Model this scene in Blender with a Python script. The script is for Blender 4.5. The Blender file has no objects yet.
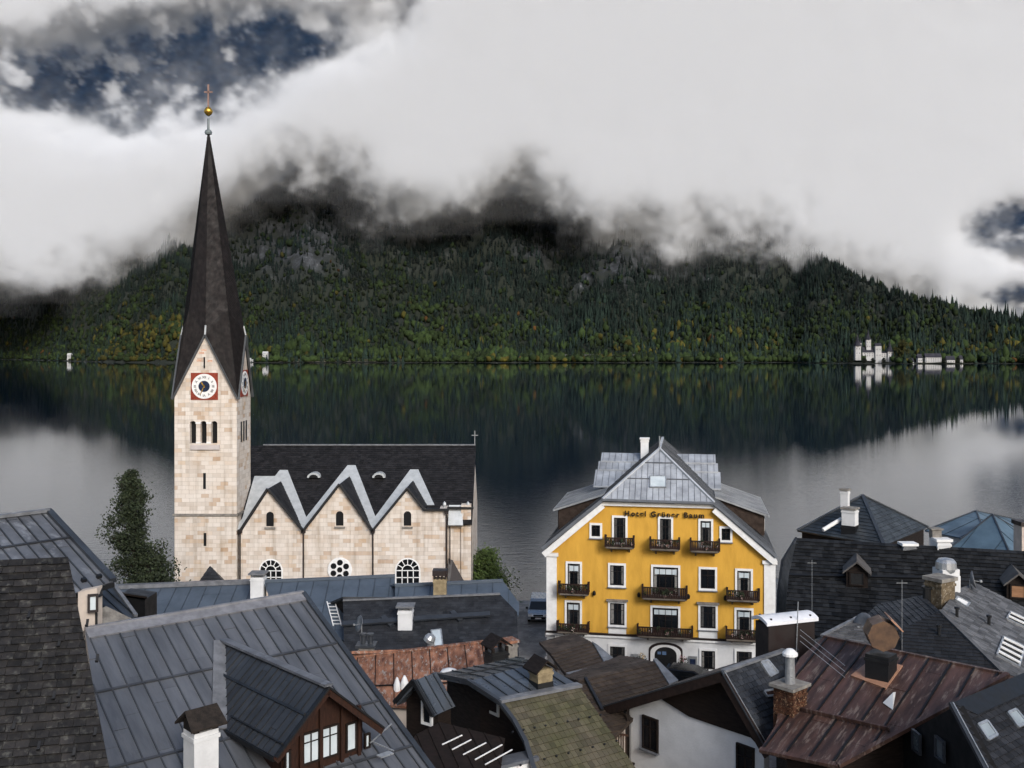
import bpy, bmesh, math, random, os
import numpy as np
from mathutils import Vector, Matrix
random.seed(7)
S = bpy.context.scene
COL = S.collection
R = math.radians
# ------------------------------------------------------------------ camera
HC = 24.0          # eye height above the lake
F = 1000.0         # focal length in picture widths of 1024
cam_d = bpy.data.cameras.new('camera')
cam = bpy.data.objects.new('camera', cam_d); COL.objects.link(cam)
cam.location = (0, 0, HC); cam.rotation_euler = (R(90), 0, 0)
cam_d.sensor_width = 36.0; cam_d.lens = 36.0 * F / 1024.0
cam_d.shift_y = -(384 - 350) / 1024.0
cam_d.clip_start = 0.5; cam_d.clip_end = 30000
S.camera = cam
# ------------------------------------------------------------------ light
SUN_EL, SUN_AZ = 29.0, 156.0     # azimuth measured clockwise from +Y (north)
w = bpy.data.worlds.new('World'); S.world = w; w.use_nodes = True
nt = w.node_tree; nt.nodes.clear()
out = nt.nodes.new('ShaderNodeOutputWorld'); bg = nt.nodes.new('ShaderNodeBackground')
sky = nt.nodes.new('ShaderNodeTexSky'); sky.sky_type = 'NISHITA'; sky.sun_disc = False
sky.sun_elevation = R(SUN_EL); sky.sun_rotation = R(SUN_AZ); sky.air_density = 1.0; sky.dust_density = 3.0
hs = nt.nodes.new('ShaderNodeHueSaturation'); hs.inputs['Saturation'].default_value = 1.0
nt.links.new(sky.outputs[0], hs.inputs['Color']); nt.links.new(hs.outputs[0], bg.inputs[0])
nt.links.new(bg.outputs[0], out.inputs[0]); bg.inputs[1].default_value = 0.12
sun_d = bpy.data.lights.new('sun', 'SUN'); sun = bpy.data.objects.new('sun', sun_d); COL.objects.link(sun)
sun_d.energy = 1.5; sun_d.angle = R(18); sun_d.color = (0.90, 0.95, 1.0)
sun.rotation_euler = (R(90 - SUN_EL), 0, R(180 - SUN_AZ)) 
S.view_settings.view_transform = 'Standard'; S.view_settings.look = 'None'
S.view_settings.exposure = 0.6; S.view_settings.gamma = 1.0
S.cycles.max_bounces = 8; S.cycles.diffuse_bounces = 3; S.cycles.glossy_bounces = 3
S.cycles.volume_bounces = 6; S.cycles.transparent_max_bounces = 8
S.cycles.volume_step_rate = 3.0; S.cycles.volume_max_steps = 256
S.cycles.use_adaptive_sampling = True; S.cycles.adaptive_threshold = 0.02
S.cycles.caustics_reflective = False; S.cycles.caustics_refractive = False
S.cycles.sample_clamp_indirect = 6.0

# ------------------------------------------------------------------ helpers
def P(px, py, Y):
    return Vector(((px - 512) * Y / F, Y, HC - (py - 350) * Y / F))
class Pl:
    """a plane through three points; hit(px,py) is where the sight line of a pixel meets it"""
    def __init__(s, a, b, c):
        s.o = Vector(a); n = (Vector(b) - s.o).cross(Vector(c) - s.o).normalized()
        s.n = n if n.z >= -1e-6 else -n
    def hit(s, px, py):
        d = Vector(((px - 512) / F, 1.0, -(py - 350) / F)); o = Vector((0, 0, HC))
        return o + d * ((s.o - o).dot(s.n) / d.dot(s.n))
    def poly(s, pts): return [s.hit(*p) for p in pts]
def tag(o, label=None, cat=None, group=None, kind=None):
    if label: o['label'] = label
    if cat: o['category'] = cat
    if group: o['group'] = group
    if kind: o['kind'] = kind
    return o
def sm(e0, e1, x):
    t = np.clip((x - e0) / (e1 - e0), 0, 1); return t * t * (3 - 2 * t)

# ---- procedural materials
MATS = {}
def ramp_node(nt, stops):
    r = nt.nodes.new('ShaderNodeValToRGB'); e = r.color_ramp.elements
    while len(e) < len(stops): e.new(0.5)
    for k, (p, c) in enumerate(stops): e[k].position = p; e[k].color = (c[0], c[1], c[2], 1)
    return r
def mat(name, c1, c2=None, rough=0.7, metal=0.0, scale=1.0, var=0.0, bump=0.0, bscale=20.0, spec=0.5, stretch=(1, 1, 1), c3=None, lo=0.35, hi=0.65, rotz=None):
    """c1/c2 blended by noise; per-tile attribute 'var' shifts the value; c3 = a third colour in patches"""
    if name in MATS: return MATS[name]
    m = bpy.data.materials.new(name); m.use_nodes = True; nt = m.node_tree; N = nt.nodes; L = nt.links
    def deep(c): l = max(0.02, (c[0] + c[1] + c[2]) / 3); k = min(1.0, (l / 0.38) ** 0.36); return tuple(x * k for x in c)
    c2 = c2 or tuple(x * 0.75 for x in c1); c1 = deep(c1); c2 = deep(c2); c3 = deep(c3) if c3 else None; spec = spec * .55 if rough > .5 else spec
    b = N['Principled BSDF']; b.inputs['Roughness'].default_value = rough; b.inputs['Metallic'].default_value = metal
    b.inputs['Specular IOR Level'].default_value = spec
    tc = N.new('ShaderNodeTexCoord'); mp = N.new('ShaderNodeMapping'); mp.inputs['Scale'].default_value = stretch
    src = tc.outputs['Object']
    if rotz is not None:
        m0 = N.new('ShaderNodeMapping'); m0.inputs['Rotation'].default_value = (0, 0, R(rotz)); L.new(src, m0.inputs[0]); src = m0.outputs[0]
    L.new(src, mp.inputs[0])
    no = N.new('ShaderNodeTexNoise'); no.inputs['Scale'].default_value = scale; no.inputs['Detail'].default_value = 6
    no.inputs['Roughness'].default_value = 0.62
    L.new(mp.outputs[0], no.inputs['Vector'])
    c2 = c2 or tuple(x * 0.75 for x in c1)
    stops = [(lo, c1), (hi, c2)]
    r = ramp_node(nt, stops); L.new(no.outputs[0], r.inputs[0]); col = r.outputs[0]
    if c3:
        n3 = N.new('ShaderNodeTexNoise'); n3.inputs['Scale'].default_value = scale * 2.3; n3.inputs['Detail'].default_value = 8
        n3.inputs['Roughness'].default_value = 0.7
        L.new(mp.outputs[0], n3.inputs['Vector'])
        r3 = ramp_node(nt, [(0.54, (0, 0, 0)), (0.62, (1, 1, 1))]); L.new(n3.outputs[0], r3.inputs[0])
        mx = N.new('ShaderNodeMix'); mx.data_type = 'RGBA'; L.new(r3.outputs[0], mx.inputs[0]); L.new(col, mx.inputs[6])
        mx.inputs[7].default_value = (*c3, 1); col = mx.outputs[2]
    if var:
        at = N.new('ShaderNodeAttribute'); at.attribute_name = 'var'
        ma = N.new('ShaderNodeMath'); ma.operation = 'MULTIPLY_ADD'; L.new(at.outputs['Fac'], ma.inputs[0])
        ma.inputs[1].default_value = var; ma.inputs[2].default_value = 1.0
        h = N.new('ShaderNodeHueSaturation'); L.new(ma.outputs[0], h.inputs['Value']); L.new(col, h.inputs['Color']); col = h.outputs[0]
    L.new(col, b.inputs['Base Color'])
    # uneven gloss
    rr = N.new('ShaderNodeMapRange'); rr.inputs[1].default_value = 0.3; rr.inputs[2].default_value = 0.7
    rr.inputs[3].default_value = max(0.02, rough - 0.12); rr.inputs[4].default_value = min(1, rough + 0.15)
    L.new(no.outputs[0], rr.inputs[0]); L.new(rr.outputs[0], b.inputs['Roughness'])
    if bump:
        nb = N.new('ShaderNodeTexNoise'); nb.inputs['Scale'].default_value = bscale; nb.inputs['Detail'].default_value = 4
        L.new(mp.outputs[0], nb.inputs['Vector'])
        bu = N.new('ShaderNodeBump'); bu.inputs['Strength'].default_value = bump; bu.inputs['Distance'].default_value = 0.03
        L.new(nb.outputs[0], bu.inputs['Height']); L.new(bu.outputs[0], b.inputs['Normal'])
    MATS[name] = m; return m

def np_mesh(name, V, Fa, cols=None, mats=None):
    """fast triangle/quad mesh from numpy arrays; cols: per-vertex rgb"""
    me = bpy.data.meshes.new(name); V = np.asarray(V, np.float32); Fa = np.asarray(Fa, np.int32)
    k = Fa.shape[1]
    me.vertices.add(len(V)); me.vertices.foreach_set('co', V.ravel())
    me.loops.add(Fa.size); me.loops.foreach_set('vertex_index', Fa.ravel())
    me.polygons.add(len(Fa)); me.polygons.foreach_set('loop_start', np.arange(0, Fa.size, k, dtype=np.int32))
    me.update(calc_edges=True)
    if cols is not None:
        a = me.color_attributes.new('Col', 'FLOAT_COLOR', 'POINT')
        c = np.ones((len(V), 4), np.float32); c[:, :3] = cols; a.data.foreach_set('color', c.ravel())
    for m in mats or (): me.materials.append(m)
    o = bpy.data.objects.new(name, me); COL.objects.link(o); return o
def colmat(name, rough=0.9, mul=1.0, spec=0.2, transl=0.0):
    m = bpy.data.materials.new(name); m.use_nodes = True; nt = m.node_tree; b = nt.nodes['Principled BSDF']
    a = nt.nodes.new('ShaderNodeAttribute'); a.attribute_name = 'Col'
    nt.links.new(a.outputs['Color'], b.inputs['Base Color']); b.inputs['Roughness'].default_value = rough
    b.inputs['Specular IOR Level'].default_value = spec
    return m
def fnoise(shape, beta, seed, stretch=None, kmin=0.0):
    rng = np.random.default_rng(seed)
    ks = np.meshgrid(*[np.fft.fftfreq(n) * n * ((stretch or [1] * len(shape))[i]) for i, n in enumerate(shape)], indexing='ij')
    k = np.sqrt(sum(x * x for x in ks)); k.flat[0] = 1
    f = np.fft.fftn(rng.standard_normal(shape)) * k ** (-beta / 2) * (1 - np.exp(-(k / kmin) ** 2) if kmin else 1.0); f.flat[0] = 0
    r = np.real(np.fft.ifftn(f)); return r / r.std()

# ------------------------------------------------------------------ water
def water_mat():
    m = bpy.data.materials.new('lake_water'); m.use_nodes = True; nt = m.node_tree; N = nt.nodes; L = nt.links
    b = N['Principled BSDF']; b.inputs['Base Color'].default_value = (0.006, 0.014, 0.024, 1)
    b.inputs['Roughness'].default_value = 0.012; b.inputs['IOR'].default_value = 1.333
    tc = N.new('ShaderNodeTexCoord')
    ge = N.new('ShaderNodeNewGeometry'); sp = N.new('ShaderNodeSeparateXYZ'); L.new(ge.outputs['Position'], sp.inputs[0])
    mr = N.new('ShaderNodeMapRange'); L.new(sp.outputs[1], mr.inputs[0]); mr.inputs[1].default_value = 85; mr.inputs[2].default_value = 270; mr.inputs[3].default_value = 1.0; mr.inputs[4].default_value = 0.11
    def wave(sx, sy, det, dist, strength, prev):
        mp = N.new('ShaderNodeMapping'); mp.inputs['Scale'].default_value = (sx, sy, 1); mp.inputs['Rotation'].default_value = (0, 0, R(8))
        L.new(tc.outputs['Object'], mp.inputs[0])
        n = N.new('ShaderNodeTexNoise'); n.inputs['Scale'].default_value = 1; n.inputs['Detail'].default_value = det
        L.new(mp.outputs[0], n.inputs['Vector'])
        bu = N.new('ShaderNodeBump'); ms = N.new('ShaderNodeMath'); ms.operation = 'MULTIPLY'; ms.inputs[1].default_value = strength; L.new(mr.outputs[0], ms.inputs[0]); L.new(ms.outputs[0], bu.inputs['Strength']); bu.inputs['Distance'].default_value = dist
        L.new(n.outputs[0], bu.inputs['Height'])
        if prev: L.new(prev.outputs[0], bu.inputs['Normal'])
        return bu
    b1 = wave(0.3, 0.8, 3, 0.06, 0.22, None)
    b2 = wave(0.8, 2.4, 4, 0.04, 0.5, b1)
    L.new(b2.outputs[0], b.inputs['Normal'])
    return m
wo = np_mesh('lake_water', [(-7000, 40, 0), (7000, 40, 0), (7000, 9000, 0), (-7000, 9000, 0)], [(0, 1, 2, 3)], mats=[water_mat()])
tag(wo, kind='structure')

# ------------------------------------------------------------------ mountains
def px2(X, Y): return 512 + X / Y * 1000
CR_X = [-900, -300, 0, 120, 200, 262, 330, 400, 480, 550, 650, 740, 800, 850, 900, 950, 1000, 1060, 1300, 1800]
CR_Y = [ 210,  205, 200, 185, 160, 130, 125, 150, 140, 140, 165, 214, 252, 278, 298, 311, 320, 326, 312, 300]
def shore(p):
    return 1900 + 700 * sm(150, -40, p) - 150 * sm(760, 900, p) + 500*sm(1030, 1200, p) + 18 * np.sin(p / 17.0) + 10 * np.sin(p / 7.3)
NX, NY = 420, 170
gx = np.linspace(-2900, 2900, NX); gy = np.linspace(1640, 4300, NY)
GX, GY = np.meshgrid(gx, gy, indexing='ij')
pp = px2(GX, GY); sh = shore(pp)
mn = fnoise((NX, NY), 2.6, 3)
t = GY - sh
flat = 70 + 60 * sm(250, 420, pp) * sm(640, 520, pp)
base = np.where(t < 0, t * 0.12, 0.07 * np.minimum(t, flat) + 0.62 * np.maximum(t - flat, 0))
ridges = np.abs(mn) * 26 * sm(60, 300, t)
crest_y = np.interp(pp, CR_X, CR_Y)
zc = HC + (350 - crest_y) * GY / 1000
gul = fnoise((NX, NY), 2.3, 15, stretch=(1, 4)) * 17 * sm(90, 450, t)
Hm = base + gul + ridges * 0.9 + 10 * sm(100, 300, t) * np.sin(pp / 23.0)
# low wooded foreland on the left
pen = 52 * np.exp(-((pp - 170) / 55) ** 2) * sm(0, 70, t) * sm(360, 130, t)
Hm = Hm + pen
over = Hm - zc
Hm = np.where(over > 0, zc - 0.35 * over + ridges * 0.25, Hm)
V = np.stack([GX, GY, Hm], -1).reshape(-1, 3)
I = np.arange(NX * NY).reshape(NX, NY)
Q = np.stack([I[:-1, :-1], I[1:, :-1], I[1:, 1:], I[:-1, 1:]], -1).reshape(-1, 4)
def rock_mat():
    m = bpy.data.materials.new('mountain_ground'); m.use_nodes = True; nt = m.node_tree; N = nt.nodes; L = nt.links
    b = N['Principled BSDF']; b.inputs['Roughness'].default_value = 0.95
    tc = N.new('ShaderNodeTexCoord')
    n = N.new('ShaderNodeTexNoise'); n.inputs['Scale'].default_value = 0.035; n.inputs['Detail'].default_value = 10; n.inputs['Roughness'].default_value = 0.75
    L.new(tc.outputs['Object'], n.inputs['Vector'])
    r = ramp_node(nt, [(0.40, (0.012, 0.016, 0.012)), (0.50, (0.012, 0.015, 0.018)), (0.64, (0.055, 0.06, 0.07)), (0.74, (0.6, 0.62, 0.64))])
    L.new(n.outputs[0], r.inputs[0])
    at = N.new('ShaderNodeAttribute'); at.attribute_name = 'Col'
    mx = N.new('ShaderNodeMix'); mx.data_type = 'RGBA'; L.new(at.outputs['Fac'], mx.inputs[0])
    mx.inputs[6].default_value = (0.008, 0.012, 0.006, 1); L.new(r.outputs[0], mx.inputs[7])
    L.new(mx.outputs[2], b.inputs['Base Color']); return m
pyy = 350 - (Hm - HC) / GY * 1000
def blob(x0, y0, rx, ry, X=None, Y=None): return np.exp(-((X - x0) / rx) ** 2 - ((Y - y0) / ry) ** 2)
ROCKS = [(285, 250, 55, 38), (330, 225, 40, 30), (690, 220, 70, 24), (610, 225, 40, 18), (640, 265, 60, 18), (545, 240, 50, 25), (420, 230, 45, 30)]
rockm = np.clip(sum(blob(*q, X=pp, Y=pyy) for q in ROCKS) * 1.3 + 0.25 * fnoise((NX, NY), 1.6, 5) - 0.25, 0, 1)
mo = np_mesh('mountain', V, Q, cols=np.repeat(rockm.reshape(-1, 1), 3, 1), mats=[rock_mat()])
mo.data.polygons.foreach_set('use_smooth', np.ones(len(Q), bool)); tag(mo, kind='structure')
def bil(A, x, y):
    fx = (x - gx[0]) / (gx[1] - gx[0]); fy = (y - gy[0]) / (gy[1] - gy[0])
    i = np.clip(fx.astype(int), 0, NX - 2); j = np.clip(fy.astype(int), 0, NY - 2); u = fx - i; v = fy - j
    return (A[i, j] * (1 - u) * (1 - v) + A[i + 1, j] * u * (1 - v) + A[i, j + 1] * (1 - u) * v + A[i + 1, j + 1] * u * v)
# far mountain behind the clouds
fx_ = np.linspace(-5200, 5200, 160); fy_ = np.linspace(3700, 7600, 50)
FX, FY = np.meshgrid(fx_, fy_, indexing='ij'); fp = px2(FX, FY)
fc = np.interp(fp, [-500, 0, 250, 450, 700, 900, 960, 1024, 1200, 1600], [-80, -60, -60, -20, 150, 205, 190, 175, 130, 120])
fr = fnoise((160, 50), 2.4, 9)
FZ = 0.88 * (FY - 3700) + 40 * np.abs(fr)
cz = HC + (350 - fc) * FY / 1000; FZ = np.where(FZ > cz, cz - 0.3 * (FZ - cz), FZ)
I2 = np.arange(160 * 50).reshape(160, 50)
fo = np_mesh('far_mountain', np.stack([FX, FY, FZ - 5], -1).reshape(-1, 3), np.stack([I2[:-1, :-1], I2[1:, :-1], I2[1:, 1:], I2[:-1, 1:]], -1).reshape(-1, 4),
             mats=[mat('far_slope', (0.008, 0.024, 0.060), (0.015, 0.045, 0.100), rough=1, scale=0.02, spec=0)])  # blue of the distant air put into the slope's own colour
fo.data.polygons.foreach_set('use_smooth', np.ones(len(fo.data.polygons), bool)); tag(fo, kind='structure')

# ------------------------------------------------------------------ forest (one mass, tens of thousands of trees)
rng = np.random.default_rng(11)
n = 170000
tx = rng.uniform(-1700, 1800, n); ty = 1650 + 1900 * rng.uniform(0, 1, n) ** 1.25
tp = px2(tx, ty); tt = ty - shore(tp); tz = bil(Hm, tx, ty)
tpy = 350 - (tz - HC) / ty * 1000
rk = bil(rockm, tx, ty)
mead = sm(250, 262, tp) * sm(425, 405, tp) * (tt > 18) * (tt < 75)           # the meadow strip by the water
mead2 = sm(515, 525, tp) * sm(655, 640, tp) * (tt > 45) * (tt < 80)
hse = (tp > 848) * (tp < 898) * (tt < 26) + (tp > 912) * (tp < 966) * (tt < 30)
keep = (tt > 4) & (tp > -150) & (tp < 1180) & (tpy > 90) & (tz > 0.4) & (rng.uniform(0, 1, n) > rk * 0.7) & (mead < 0.5) & (mead2 < 0.5) & (hse < 0.5)
tx, ty, tz, tt, tp, tpy = [a[keep] for a in (tx, ty, tz, tt, tp, tpy)]
n = len(tx)
low = np.clip(1 - (tz / 190), 0, 1)
patch = bil(fnoise((NX, NY), 1.8, 21), tx, ty)
pen_y = np.exp(-((tp - 180) / 70) ** 2) * (tz < 80)
broad = rng.uniform(0, 1, n) < np.clip(0.04 + 0.55 * low + 0.25 * patch + 0.4 * pen_y, 0.03, 0.95)
con = np.array([0.008, 0.015, 0.010]); dk = np.array([0.004, 0.008, 0.009])
br = np.array([0.013, 0.022, 0.006]); ye = np.array([0.045, 0.040, 0.007]); orr = np.array([0.055, 0.026, 0.007])
u = rng.uniform(0, 1, (n, 1)); v = rng.uniform(0, 1, n)
cc = np.where(broad[:, None], br * (0.5 + 0.8 * u), con * (0.6 + 0.9 * u) * 0.7 + dk * 0.3)
p2 = bil(fnoise((NX, NY), 1.5, 77), tx, ty); p3 = bil(fnoise((NX, NY), 1.2, 78), tx, ty)
yel = broad & (v < (0.015 + 0.34 * pen_y + 0.42 * np.clip(p2 - .35, 0, 1.2) * low ** 2)); cc[yel] = (ye * (0.4 + 0.7 * u))[yel]
red = broad & (v > 0.9975); cc[red] = orr
cc = cc * np.clip(0.80 + 0.28 * p3 + 0.60 * low ** 2, 0.3, 2.1)[:, None]; haze_blu = np.array([0.72, 0.9, 1.35]); hi_f = np.clip((tz - 120) / 250, 0, 1)[:, None]; cc = cc * (1 - hi_f * .35 + (haze_blu - 1) * hi_f * .6)  # higher trees get bluer and darker; the blue is air haze put into colour
hgt = np.where(broad, rng.uniform(8, 14, n), rng.uniform(12, 22, n)) * (1 - 0.25 * (tt < 25))
szf = (1 + 0.55 * np.clip(low - .55, 0, 1) + 0.18 * p3)
szf = szf * rng.uniform(.7, 1.3, n)
hgt = hgt * szf
wid = szf * np.where(broad, rng.uniform(2.8, 5.4, n), rng.uniform(2.2, 3.8, n))
ang = rng.uniform(0, 6.28, n)
def instances(sel, tv, tf, jit):
    m = sel.sum(); k = len(tv); ca, sa = np.cos(ang[sel]), np.sin(ang[sel])
    tvj = tv[None] * (1 + jit * rng.standard_normal((m, k, 3)))
    x = (tvj[..., 0] * ca[:, None] - tvj[..., 1] * sa[:, None]) * wid[sel][:, None] + tx[sel][:, None]
    y = (tvj[..., 0] * sa[:, None] + tvj[..., 1] * ca[:, None]) * wid[sel][:, None] + ty[sel][:, None]
    z = tvj[..., 2] * hgt[sel][:, None] + tz[sel][:, None] - 1.0
    V = np.stack([x, y, z], -1).reshape(-1, 3)
    Fc = (tf[None] + (np.arange(m) * k)[:, None, None]).reshape(-1, 3)
    shade = (0.8 + 0.4 * rng.uniform(0, 1, (m, k, 1)))
    return V, Fc, (cc[sel][:, None, :] * shade).reshape(-1, 3)
def cone_tpl():
    v = []; f = []
    for z0, z1, r in ((0.08, 0.62, 1.0), (0.38, 1.0, 0.62)):
        b0 = len(v)
        for k in range(7):
            a = k / 7 * 2 * math.pi; rr_ = r * (1.0 if k % 2 else 0.72); v.append((rr_ * math.cos(a), rr_ * math.sin(a), z0))
        v.append((0, 0, z1))
        for k in range(7): f.append((b0 + k, b0 + (k + 1) % 7, b0 + 7))
    return np.array(v), np.array(f)
def ball_tpl():
    bm = bmesh.new(); bmesh.ops.create_icosphere(bm, subdivisions=1, radius=1.0)
    v = np.array([q.co[:] for q in bm.verts]); f = np.array([[q.index for q in fa.verts] for fa in bm.faces]); bm.free()
    v[:, 2] = v[:, 2] * 0.46 + 0.54; return v, f
tv, tf = cone_tpl(); V1, F1, C1 = instances(~broad, tv, tf, 0.10)
tv, tf = ball_tpl(); V2, F2, C2 = instances(broad, tv, tf, 0.16)
fo_ = np_mesh('mountain_forest', np.vstack([V1, V2]), np.vstack([F1, F2 + len(V1)]), cols=np.vstack([C1, C2]), mats=[colmat('forest_leaves')])
tag(fo_, 'dark mixed forest covering the mountain slope across the lake', 'forest', kind='stuff')

# ------------------------------------------------------------------ low clouds: a voxel volume
def cloud():
    nx, ny, nz = 520, 28, 230
    x0, x1, y0, y1, z0, z1 = -1750, 1900, 2200, 2600, 60, 1130
    xs = np.linspace(x0, x1, nx); ys = np.linspace(y0, y1, ny); zs = np.linspace(z0, z1, nz)
    X, Y, Z = np.meshgrid(xs, ys, zs, indexing='ij')
    n1 = fnoise((nx, ny, nz), 3.9, 31, stretch=(1.0, 6.0, 3.4), kmin=5.0)
    n2 = fnoise((nx, ny, nz), 3.7, 47, stretch=(1.0, 6.0, 3.6), kmin=12.0); n3 = fnoise((nx, ny, nz), 3.4, 53, stretch=(1.0, 6.0, 3.6), kmin=30.0)
    ref = 2400.0; Z = Z - 0.20 * (Y - 2400)          # the cloud base rises toward the slope
    p = 512 + X / ref * 1000 + 5 * n2; q = 350 - (Z - HC) / ref * 1000 + 4 * n3
    bx = [-300, 0, 100, 180, 215, 262, 300, 345, 380, 430, 480, 520, 560, 620, 680, 740, 790, 850, 900, 960, 1300]
    by = [ 278, 272, 266, 256, 222, 180, 162, 176, 202, 210, 192, 184, 202, 220, 238, 234, 256, 280, 302, 312, 312]
    B = np.interp(p, bx, by)
    D = sm(-20, 44, B - q + 3.5 * n1 + 6 * n2 + 3.5 * n3)
    def g(cx, cy, rx, ry): return np.exp(-(((p - cx) / rx) ** 2 + ((q - cy) / ry) ** 2) ** 1.5)
    hole = 1.5 * g(262, 38, 125, 38) + 1.2 * g(130, 52, 85, 32) + 1.7 * g(10, 74, 118, 32) + 0.80 * g(190, 92, 120, 50) + 0.45 * g(60, 115, 90, 40) + 0.55 * g(185, 110, 60, 26) + 0.9 * g(400, 5, 32, 34) \
        + 2.4 * g(1016, 228, 66, 30) + 1.0 * g(1030, 288, 80, 16) + 0.0 + 0.3*g(130, 130, 60, 30)
    D = D - hole * (1 + 0.20 * n1 + 0.30 * n2 + 0.18 * n3)
    body = np.clip(D + (0.18 * n2 + 0.10 * n3) * sm(0.0, 0.25, D) * sm(1.3, 0.3, D), 0, 1)
    wisp = 0.09 * np.clip(n2 + .5 * n3 - 1.3, 0, 2) * sm(0, 40, B - q + 38) 
    d = (body ** 1.6) * 0.055 + wisp * 0.012
    d += 0.00001 + 0.00085 * sm(-75, 30, B - q + 3 * n2) * np.clip(1 - hole * 1.4, 0, 1) + 0.0007 * np.clip(hole, 0, 1) * np.clip(.1 + .8 * n2 + .5 * n3, 0, 2) * (B - q > 60)           # thin mist hanging over the upper slopes
    env = sm(0, 0.1, (Y - y0) / (y1 - y0)) * sm(0, 0.06, (x1 - X) / (x1 - x0)) * sm(0, 0.06, (X - x0) / (x1 - x0)) * sm(0, .1, (z1 - 50 - Z) / (z1 - z0)) * sm(0.04, .08, (Z - z0) / (z1 - z0))
    return (d * env).astype(np.float32), (nx, ny, nz), (x0, y0, z0), (x1, y1, z1)
dens, (nx, ny, nz), lo_, hi_ = cloud()
me = bpy.data.meshes.new('cloud_samples'); me.vertices.add(dens.size)
at = me.attributes.new('dens', 'FLOAT', 'POINT'); at.data.foreach_set('value', dens.ravel())
co = bpy.data.objects.new('low_cloud', me); COL.objects.link(co)
tag(co, 'low white cloud bank hiding the mountain top', 'cloud', kind='stuff')
cm = bpy.data.materials.new('cloud_vapour'); cm.use_nodes = True; N = cm.node_tree.nodes; N.clear()
o_ = N.new('ShaderNodeOutputMaterial'); pv = N.new('ShaderNodeVolumePrincipled')
pv.inputs['Color'].default_value = (0.965, 0.978, 1.0, 1); pv.inputs['Density'].default_value = 1.0; pv.inputs['Anisotropy'].default_value = 0.0
cm.node_tree.links.new(pv.outputs[0], o_.inputs['Volume'])
ng = bpy.data.node_groups.new('cloud_voxels', 'GeometryNodeTree')
ng.interface.new_socket('Geometry', in_out='INPUT', socket_type='NodeSocketGeometry')
ng.interface.new_socket('Geometry', in_out='OUTPUT', socket_type='NodeSocketGeometry')
N = ng.nodes; L = ng.links
gi = N.new('NodeGroupInput'); go = N.new('NodeGroupOutput'); vc = N.new('GeometryNodeVolumeCube')
vc.inputs['Min'].default_value = lo_; vc.inputs['Max'].default_value = hi_
vc.inputs['Resolution X'].default_value = nx; vc.inputs['Resolution Y'].default_value = ny; vc.inputs['Resolution Z'].default_value = nz
pos = N.new('GeometryNodeInputPosition'); sx = N.new('ShaderNodeSeparateXYZ'); L.new(pos.outputs[0], sx.inputs[0])
idx = None
for k, (a, b, c, mul) in enumerate(((lo_[0], hi_[0], nx, ny * nz), (lo_[1], hi_[1], ny, nz), (lo_[2], hi_[2], nz, 1))):
    mr = N.new('ShaderNodeMapRange'); mr.clamp = True; L.new(sx.outputs[k], mr.inputs[0])
    mr.inputs[1].default_value = a; mr.inputs[2].default_value = b; mr.inputs[3].default_value = 0; mr.inputs[4].default_value = c - 1
    rd = N.new('ShaderNodeMath'); rd.operation = 'ROUND'; L.new(mr.outputs[0], rd.inputs[0])
    f2 = N.new('FunctionNodeFloatToInt'); L.new(rd.outputs[0], f2.inputs[0])
    mm = N.new('FunctionNodeIntegerMath'); mm.operation = 'MULTIPLY_ADD'; L.new(f2.outputs[0], mm.inputs[0]); mm.inputs[1].default_value = mul
    if idx: L.new(idx, mm.inputs[2])
    else: mm.inputs[2].default_value = 0
    idx = mm.outputs[0]
na = N.new('GeometryNodeInputNamedAttribute'); na.data_type = 'FLOAT'; na.inputs[0].default_value = 'dens'
si = N.new('GeometryNodeSampleIndex'); si.data_type = 'FLOAT'; si.domain = 'POINT'
L.new(gi.outputs[0], si.inputs[0]); L.new(na.outputs[0], si.inputs['Value']); L.new(idx, si.inputs['Index'])
L.new(si.outputs[0], vc.inputs['Density'])
stn = N.new('GeometryNodeSetMaterial'); stn.inputs['Material'].default_value = cm
L.new(vc.outputs[0], stn.inputs[0]); L.new(stn.outputs[0], go.inputs[0])
mo_ = co.modifiers.new('voxels', 'NODES'); mo_.node_group = ng
me.materials.append(cm)

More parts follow.
